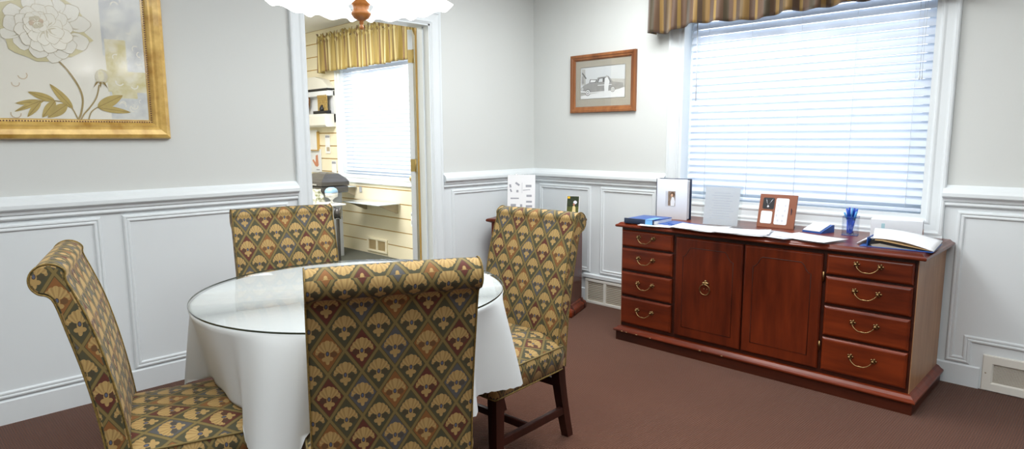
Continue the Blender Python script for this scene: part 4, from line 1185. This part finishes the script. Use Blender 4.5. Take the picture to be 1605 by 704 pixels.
def ribbon(pts, w, mi):
    P = smooth_path(pts, 6); L_, R_ = [], []
    for k, p in enumerate(P):
        d_ = (P[min(k + 1, len(P) - 1)] - P[max(k - 1, 0)]).normalized(); n_ = Vector((-d_.y, d_.x)) * w / 2
        L_.append((p.x + n_.x, p.y + n_.y)); R_.append((p.x - n_.x, p.y - n_.y))
    for k in range(len(P) - 1): layer[0] -= .00004 if k else 0; shape([L_[k], L_[k + 1], R_[k + 1], R_[k]], mi)
def leaf(x0_, z0_, x1_, z1_, w, bend=0.):
    ax = Vector((x1_ - x0_, z1_ - z0_)); L_ = ax.length; e = ax / L_; n_ = Vector((-e.y, e.x)); o_ = Vector((x0_, z0_))
    up, dn = [], []
    for k in range(13):
        u_ = k / 12; ww = w * (sin(pi * u_ ** .8) ** .8) * .5 if 0 < k < 12 else 0; b_ = bend * sin(pi * u_)
        c_ = o_ + e * (L_ * u_) + n_ * b_
        up.append(tuple(c_ + n_ * ww)); dn.append(tuple(c_ - n_ * ww))
    shape(up + dn[-2:0:-1], 6)
    ribbon([tuple(o_ + e * L_ * u_ + n_ * bend * sin(pi * u_)) for u_ in (0, .25, .5, .75, .97)], .0022, 7)
# stems
ribbon([(.674, 1.67), (.715, 1.62), (.752, 1.55), (.765, 1.49), (.752, 1.42), (.735, 1.388)], .008, 8)
ribbon([(.838, 1.56), (.822, 1.50), (.79, 1.45), (.765, 1.42), (.748, 1.388)], .006, 8)
ribbon([(.74, 1.388), (.722, 1.44), (.70, 1.468), (.655, 1.478), (.60, 1.476)], .005, 8)
ribbon([(.78, 1.388), (.795, 1.43), (.825, 1.455)], .005, 8)
for L_ in ((.722, 1.445, .640, 1.555, .034), (.655, 1.478, .555, 1.515, .032), (.61, 1.473, .505, 1.462, .026), (.70, 1.463, .62, 1.40, .046), (.655, 1.478, .60, 1.40, .036), (.60, 1.474, .545, 1.402, .026), (.60, 1.476, .50, 1.425, .02), (.822, 1.452, .935, 1.515, .05), (.825, 1.452, .965, 1.432, .03)):
    leaf(*L_)
# bud
blobp(.853, 1.60, .030, .034, 11, .05); blobp(.850, 1.600, .026, .030, 4, .04); blobp(.848, 1.603, .013, .026, 2, .04)
for q in (-1, 0, 1): shape([(.838 + q * .012, 1.575), (.85 + q * .012, 1.575), (.843 + q * .030, 1.545)], 7)
# peony: layered petals
cx_, cz_ = .640, 1.80
blobp(cx_, cz_ + .0, .175, .15, 11, .12, 28)
def petal(ang, dist, ln, w, mi):
    a_ = R(ang); ox_, oz_ = cx_ + dist * cos(a_), cz_ + dist * .95 * sin(a_)
    e = Vector((cos(a_), sin(a_))); n_ = Vector((-e.y, e.x))
    def P(s):
        P_ = []
        for k in range(16):
            th_ = 2 * pi * k / 16; u_ = cos(th_) * ln * .5 * s; v_ = sin(th_) * w * .5 * s * (1 + .28 * cos(th_))
            v_ += 0; wob = 1 + .06 * sin(5 * th_ + ang)
            p_ = Vector((ox_, oz_)) + e * (u_ * wob) + n_ * v_ * wob
            P_.append(tuple(p_))
        return P_
    shape(P(1.0), 5); shape(P(.965), mi); 
    ox_ -= e.x * ln * .1; oz_ -= e.y * ln * .1
    shape(P(.62), 4 if mi == 3 else 3)
    ox_ += e.x * ln * .12; oz_ += e.y * ln * .12
    shape(P(.55), mi)
for ang, dist, ln, w in ((-78, .115, .09, .06), (-60, .11, .08, .06), (-140, .10, .085, .07), (-165, .125, .09, .05), (-20, .13, .10, .075), (15, .13, .12, .07), (40, .12, .12, .07), (62, .11, .10, .06), (150, .11, .10, .07), (175, .105, .09, .07), (110, .10, .10, .07), (85, .10, .10, .07), (-105, .10, .085, .07), (-40, .10, .09, .07)):
    petal(ang, dist, ln, w, 3)
for k in range(12): petal(k * 30 + 10, .07, .085, .06, 3)
for k in range(9): petal(k * 40 + 25, .042, .07, .05, 3)
cx_, cz_ = .612, 1.825
for k in range(8): petal(k * 45, .026, .045, .036, 3)
for k in range(6): petal(k * 60 + 20, .014, .030, .022, 9 if k % 3 == 0 else 4)
m.obj('canvas', cm, t, recalc=False)
m = MB(); m.obox(onP(pc_y, pc_z, base + .006), PW - .17, PH - .17, .0015); m.obj('glass_sheet', glass('picture_glass', (.99, .99, .99, 1), .05, .11), t)

# ------------------------------------------------------------------ framed car photograph on the window wall
a0, a1, z0, z1 = -3.222, -2.627, 1.484, 1.918
t = thing('framed_photograph', 'oak-framed old black and white photo of a car left of the window', 'picture', ((a0 + a1) / 2, BY, (z0 + z1) / 2))
def onQ(a, z, out=0.): return basis((a, -out, z), (1, 0, 0), (0, 0, 1), (0, -1, 0))
w_, h_ = a1 - a0, z1 - z0
m = MB(); m.frame(onQ(0, 0, 0), w_, h_, [(0, 0), (0, .022), (.004, .027), (.018, .028), (.026, .022), (.036, .020), (.040, .014), (.046, .010)]); m.obj('frame', M['picwood'], t)
m = MB(); m.obox(onQ(0, 0, .005), w_ - .08, h_ - .08, .006); m.obj('mount', M['mat'], t)
gp = [pbr('photo_sky', rgb(212, 214, 216), .5, var=.03), pbr('photo_white', rgb(232, 232, 232), .5, var=.02), pbr('photo_grey', rgb(150, 148, 146), .5, var=.12, vscale=30), pbr('photo_dark', rgb(92, 90, 90), .5, var=.2, vscale=30), pbr('photo_mid', rgb(182, 180, 176), .5, var=.08, vscale=20)]
m = MB(); lay = [.0082]
pw, ph2 = .405, .232; px0, pz0 = -.205, -.112
def S(poly, mi):
    lay[0] += .00006
    m.face([m.v(onQ(px0 + p[0] * pw, pz0 + p[1] * ph2, lay[0]) @ Vector((0, 0, 0))) for p in poly], mi)
m.obox(onQ(px0 + pw / 2, pz0 + ph2 / 2, .0075), pw + .006, ph2 + .006, .001, mi=1)
S([(0, 0), (1, 0), (1, 1), (0, 1)], 0)
S([(0, 0), (1, 0), (1, .30), (0, .22)], 1); S([(0, .1), (.55, .2), (.9, .26), (.9, .3), (0, .24)], 4)
S([(.02, .45), (.12, .45), (.10, .95), (.02, .97)], 4); S([(.02, .5), (.08, .5), (.07, .74), (.02, .72)], 2)
for k in range(6): S([(.03 + .015 * k, .80 - .03 * k), (.06 + .015 * k, .79 - .03 * k), (.055 + .015 * k, .84 - .03 * k), (.025 + .015 * k, .86 - .03 * k)], 3)
S([(.55, .62), (1, .55), (1, .30), (.55, .32)], 4)
S([(.02, .18), (.05, .42), (.18, .50), (.34, .50), (.40, .66), (.64, .68), (.74, .50), (.96, .44), (.98, .30), (.80, .24), (.3, .17)], 2)          # car body
S([(.385, .50), (.42, .63), (.62, .65), (.70, .50)], 3); S([(.41, .51), (.44, .61), (.51, .62), (.51, .51)], 0); S([(.20, .50), (.36, .50), (.38, .60), (.22, .62)], 3); S([(.22, .52), (.34, .52), (.36, .58), (.24, .60)], 1)
def wh(cx_, cz_, r):
    for rr_, mi in ((r, 3), (r * .8, 1), (r * .5, 3), (r * .3, 1)): S([(cx_ + rr_ * cos(2 * pi * k / 18), cz_ + rr_ * (pw / ph2) * sin(2 * pi * k / 18)) for k in range(18)], mi)
wh(.17, .20, .062); wh(.74, .26, .05); wh(.04, .32, .035)
S([(.0, .22), (.12, .20), (.12, .24), (.0, .27)], 1); S([(.22, .17), (.58, .19), (.58, .22), (.22, .2)], 1); S([(.4, .40), (.72, .40), (.72, .42), (.4, .42)], 1)
S([(.56, .12), (.64, .12), (.645, .35), (.67, .52), (.62, .66), (.56, .62), (.55, .35)], 1); S([(.585, .64), (.615, .64), (.62, .70), (.59, .71)], 4)   # standing figure
m.obj('photo_print', gp, t, recalc=False)
m = MB(); m.obox(onQ(0, 0, .0125), w_ - .08, h_ - .08, .001); m.obj('glass_sheet', M['glass'], t)

# ------------------------------------------------------------------ showroom displays
SY = BY + .03
def small_card(name, label, cat, x, z, w_, h_, marks, mat=None, off=.003, tilt=0., group=None):
    o_ = thing(name, label, cat, (x, SY, z), 0, group)
    m = MB(); m.obox(T(0, -.004 - off, 0, 0, 0, tilt), w_, .004, h_, .0); m.obj('card', mat or M['white'], o_)
    for mi, (a, b, c, d_, mt) in enumerate(marks):
        m = MB(); m.obox(T(a, -.0065 - off, b), c, .0012, d_); m.obj('printed_mark', mt, o_)
    return o_
# glass shelves on brackets
def shelf(label, x0, x1, z, dep):
    t = thing('glass_shelf', label, 'shelf', ((x0 + x1) / 2, SY, z)); h = (x1 - x0) / 2
    m = MB(); m.box(-h, h, -dep, -.01, 0, .010, .002); m.obj('glass_plate', pbr('frosted_glass_shelf', rgb(206, 216, 224), .15, var=.04, coat=.5), t)
    for sx in (-h + .06, h - .06):
        m = MB(); m.prism([(0, 0), (0, -.10), (-.02, -.10), (-dep * .8, -.012), (-dep * .8, 0)], basis((sx, 0, 0), (0, 1, 0), (0, 0, 1), (1, 0, 0)), .012); m.obj('bracket', M['ventdark'], t)
    return t
shelf('wide glass shelf with brackets under the showroom window', -6.30, -5.58, .60, .28)
shelf('short glass shelf at the left of the showroom window, level with its sill', -6.95, -6.42, .745, .24)
small_card('wall_hook', 'small grey bracket on the slatted wall under the showroom window', 'bracket', -6.34, .72, .045, .06, [], M['midgrey'])
small_card('price_card', 'small white price tag beside the showroom door edge', 'card', -5.36, .455, .06, .15, [(0, .05, .05, .025, M['ink']), (0, -.03, .04, .04, M['ink'])], off=.003)
# arched white display unit high on the wall
t = thing('display_unit', 'white arched display unit on the slatted wall left of the showroom window', 'display unit', (-7.13, SY, 1.435))
m = MB(); m.prism([(-.42, .445), (.30, .445), (.30, .465), (.18, .55), (.0, .59), (-.16, .59), (-.30, .56), (-.40, .48)], basis((0, 0, 0), (1, 0, 0), (0, 0, 1), (0, -1, 0)), .09); m.obj('arched_hood', M['ventm'], t)
m = MB(); m.box(-.42, .30, -.10, 0, .425, .446); m.obj('dark_edge', M['black'], t)
m = MB(); m.box(-.42, .30, -.02, 0, .05, .43, mi=0); m.box(-.42, .30, -.09, -.0, .36, .42, .004); m.obj('back_panel', M['boxw'], t)
m = MB(); m.prism([(0, 0), (0, .15), (-.12, .15), (-.14, .12), (-.14, .02), (-.12, 0)], basis((-.42, 0, .0), (0, 1, 0), (0, 0, 1), (1, 0, 0)), .72); m.obj('ledge', M['ventm'], t)
t = thing('display_sign', 'gold lettered plaque on a black base in the white display unit', 'sign', (-6.97, SY - .09, 1.587))
m = MB()
for r_, (n_, w_) in enumerate(((7, .22), (6, .2), (3, .12))):
    for k in range(n_): m.obox(T(-w_ / 2 + w_ * (k + .5) / n_, 0, .20 - r_ * .055), w_ / n_ * .55, .012, .038, .001)
m.box(-.11, .11, .002, .008, .03, .235); m.obj('gold_letters', pbr('gold_letters', rgb(176, 150, 92), .4, metal=.3, var=.3, vscale=60), t)
m = MB(); m.box(-.17, .15, -.03, .03, 0, .035, .003); m.lathe([(0, .03), (.03, .03), (.035, .06), (.015, .10), (0, .11)], n=12); m.obj('base', M['black'], t)
t = thing('decorative_plate', 'oval multicoloured plate with dark rim at the left of the display unit', 'plate', (-7.43, SY - .125, 1.765), R(25)); t.scale = (.85, .85, .85)
m = MB(); m.lathe([(0, .012), (.10, .010), (.13, .0), (.15, -.008), (.155, -.002), (.13, .012), (.10, .02), (0, .022)], M4=Matrix.Rotation(R(90), 4, 'X') @ Matrix.Scale(1.25, 4, (0, 1, 0)), n=32); m.obj('dish', pbr('marbled_glaze', rgb(150, 92, 60), .3, var=.3, vscale=12, col2=rgb(224, 216, 214), contrast=2.5, coat=.5), t)
m = MB(); m.lathe([(.148, -.012), (.165, -.012), (.165, .006), (.148, .006), (.148, -.012)], M4=Matrix.Rotation(R(90), 4, 'X') @ Matrix.Scale(1.25, 4, (0, 1, 0)), n=32); m.obj('rim', pbr('bronze_rim', rgb(120, 84, 50), .3, metal=.6), t)
# cards pinned on the slats
for lb, x, z, w_, h_ in (('tall white brochure on the slatted wall under the display unit', -7.33, 1.28, .15, .23), ):
    t = thing('brochure', lb, 'brochure', (x, SY, z)); m = MB(); m.box(-.10, -.01, -.03, -.02, -.12, .12); m.box(-.01, .095, -.035, -.028, -.12, .12); m.obj('cover', M['white'], t)
    m = MB(); m.box(.093, .10, -.036, 0, -.122, .10); m.box(-.10, .10, -.04, 0, -.13, -.12); m.obj('holder', M['groove'], t)
t = thing('poster', 'small white poster with a folded orange-brown shape, below the brochure', 'poster', (-7.31, SY, 1.02))
m = MB(); m.box(-.14, .11, -.012, -.004, -.14, .15); m.obj('sheet', M['boxw'], t)
m = MB()
F4 = basis((-.01, -.0125, -.02), (1, 0, 0), (0, 0, 1), (0, -1, 0))
m.prism([(-.09, .03), (-.06, .04), (-.01, .0), (.0, .09), (.05, .10), (.06, -.03), (.03, -.05), (-.02, -.04)], F4, .002); m.obj('printed_shape', pbr('orange_brown_print', rgb(196, 132, 100), .6, var=.15), t)
m = MB(); m.obox(T(.03, -.013, -.105), .07, .002, .012); m.obj('caption', M['ink'], t)
for lb, x, z in (('white leaflet with grey bands left of the showroom window, upper one', -7.03, 1.23), ('white leaflet with grey bands left of the showroom window, lower one above the dark case', -6.90, .92)):
    small_card('leaflet', lb, 'leaflet', x, z, .105, .22, [(-.0, .09, .09, .025, M['ink']), (.01, -.06, .07, .05, M['ventdark'])], group='leaflets on the slatted wall')
# dark display case and goods beneath it
t = thing('display_case', 'dark grey lidded case on a grey pedestal in the showroom', 'display case', (-6.42, SY - .43, 0))
m = MB(); m.box(-.17, .15, -.14, .14, 0, .715); m.obj('pedestal', M['midgrey'], t)
m = MB(); m.box(-.285, .265, -.16, .16, .716, .79, .01); m.obj('case', M['dkgrey'], t)
m = MB(); L = []
for sx0, sx1, sy_, z_ in ((-.29, .27, .165, .795), (-.29, .27, .165, .835), (-.23, .25, .14, .87), (-.05, .20, .08, .92), (.0, .14, .03, .935)): L.append([m.v((px, py, z_)) for px, py in ((sx0, -sy_), (sx1, -sy_), (sx1, sy_), (sx0, sy_))])
for a, b in zip(L, L[1:]):
    for k in range(4): m.face([a[k], a[(k + 1) % 4], b[(k + 1) % 4], b[k]])
m.face(L[0][::-1]); m.face(L[-1]); m.obj('lid', M['dkgrey'], t)
m = MB(); m.box(.05, .17, -.17, -.165, .80, .815); m.obj('latch', M['silver'], t)
t = thing('keepsake_stand', 'pale keepsake on a white stand with blue dome, before the grey pedestal', 'ornament', (-5.82, 3.30, .0))
m = MB(); m.box(-.17, .14, -.08, .08, .63, .645, .003); m.tube([(0, 0, .63), (0, 0, .02)], .012, 10); m.lathe([(0, .0), (.09, .0), (.09, .012), (0, .02)], n=20); m.obj('tray', M['white'], t)
m = MB(); m.lathe([(0, .645), (.03, .645), (.012, .655), (.010, .68), (.03, .70), (.060, .712), (.064, .755), (0, .755)], n=18); m.obj('cup', pbr('etched_white', rgb(222, 222, 216), .5, var=.2, vscale=40), t)
m = MB(); m.lathe([(.066, .755), (.064, .775), (.050, .795), (.025, .808), (0, .81)], n=20); m.obj('dome', pbr('pale_blue_dome', rgb(140, 176, 208), .3, var=.1), t)
t = thing('ribbon_spool', 'black spool standing under the white stand in the showroom', 'spool', (-5.64, 3.28, .0))
m = MB(); m.lathe([(0, -.03), (.06, -.03), (.06, -.02), (.052, -.02), (.052, .02), (.06, .02), (.06, .03), (0, .03)], M4=T(-.04, -.0, .56, R(90), 0, R(-40)), n=28); m.obj('spool', M['dkgrey'], t)
m = MB(); m.box(-.052, -.028, -.012, .012, 0, .50); m.box(-.08, .08, -.06, .06, 0, .012); m.obj('stand', M['dkgrey'], t)
t = thing('vase', 'white vase with green leaf pattern left of the grey pedestal', 'vase', (-6.16, 3.30, 0))
m = MB(); m.lathe([(0, .0), (.06, .0), (.065, .02), (.08, .25), (.10, .52), (.105, .62), (.09, .70), (.06, .75), (.065, .77), (.055, .77), (.05, .73), (0, .7)], n=28); m.obj('body', pbr('leafy_glaze', rgb(134, 138, 92), .3, var=.3, vscale=16, col2=rgb(238, 236, 224), contrast=3), t)

# ------------------------------------------------------------------ lights
def area(name, loc, size, power, col=(1, 1, 1), rot=(0, 0, 0), sizey=None):
    l = bpy.data.lights.new(name, 'AREA'); l.energy = power; l.color = col; l.size = size
    if sizey: l.shape = 'RECTANGLE'; l.size_y = sizey
    o = bpy.data.objects.new(name, l); COL.objects.link(o); o.location = loc; o.rotation_euler = rot
    return o
area('ceiling_fill_main', (-.6, 1.2, 2.55), 3.0, 88, (.97, 1, 1))  # added soft fill without a fixture, evens the light on the walls
area('ceiling_fill_corner', (-2.2, 2.9, 2.55), 1.0, 40, (.98, 1, 1))  # added fill without a fixture, lifts the dark room corner
area('ceiling_lamp_left', (-1.6, -1.2, 2.55), 1.2, 23, (.97, 1, 1))
area('showroom_ceiling_fill', (-5.6, 2.4, 2.55), 1.4, 105, (1, .98, .94))  # added fill without a fixture, brightens the slatted wall
w = bpy.data.worlds.new('World'); scene.world = w; w.use_nodes = True
nt = w.node_tree
for n in list(nt.nodes): nt.nodes.remove(n)
out = nt.nodes.new('ShaderNodeOutputWorld'); bg = nt.nodes.new('ShaderNodeBackground')
tc = nt.nodes.new('ShaderNodeTexCoord'); sp = nt.nodes.new('ShaderNodeSeparateXYZ'); nt.links.new(tc.outputs['Generated'], sp.inputs[0])
rp = nt.nodes.new('ShaderNodeValToRGB'); rp.color_ramp.elements[0].position = .0; rp.color_ramp.elements[0].color = (1, 1, 1, 1)
rp.color_ramp.elements[1].position = .8; rp.color_ramp.elements[1].color = (.84, .91, 1, 1)
nt.links.new(sp.outputs[2], rp.inputs[0]); nt.links.new(rp.outputs[0], bg.inputs[0]); bg.inputs[1].default_value = 2.5
nt.links.new(bg.outputs[0], out.inputs[0])

sl = bpy.data.lights.new('sun', 'SUN'); sl.energy = 9; sl.angle = R(1); sl.color = (1, .98, .94)
so = bpy.data.objects.new('sun', sl); COL.objects.link(so); so.rotation_euler = (R(42), 0, R(12)); so.location = (0, -4, 8)

# ------------------------------------------------------------------ camera
cam = bpy.data.cameras.new('camera'); co = bpy.data.objects.new('camera', cam); COL.objects.link(co)
cam.sensor_width = 36; cam.sensor_fit = 'HORIZONTAL'; cam.lens = 999.15 / 1605 * 36; cam.clip_start = .05; cam.clip_end = 200
yaw, pitch, roll = R(44.603), R(7.784), R(-.2766)
fw = Vector((-sin(yaw) * cos(pitch), cos(yaw) * cos(pitch), -sin(pitch))); r = Vector((cos(yaw), sin(yaw), 0)); u = r.cross(fw)
r2 = r * cos(roll) + u * sin(roll); u2 = -r * sin(roll) + u * cos(roll)
co.matrix_world = basis((0, 0, 1.3), r2, u2, -fw)
scene.camera = co
scene.view_settings.view_transform = 'Standard'
try: scene.view_settings.look = 'None'
except Exception: pass
scene.view_settings.gamma = 1.0; scene.view_settings.use_curve_mapping = False
scene.view_settings.exposure = 0.2
cy_ = scene.cycles
cy_.use_denoising = True
cy_.max_bounces = 12; cy_.diffuse_bounces = 6; cy_.transparent_max_bounces = 24
cy_.sample_clamp_indirect = 6.0
cy_.caustics_reflective = False; cy_.caustics_refractive = False
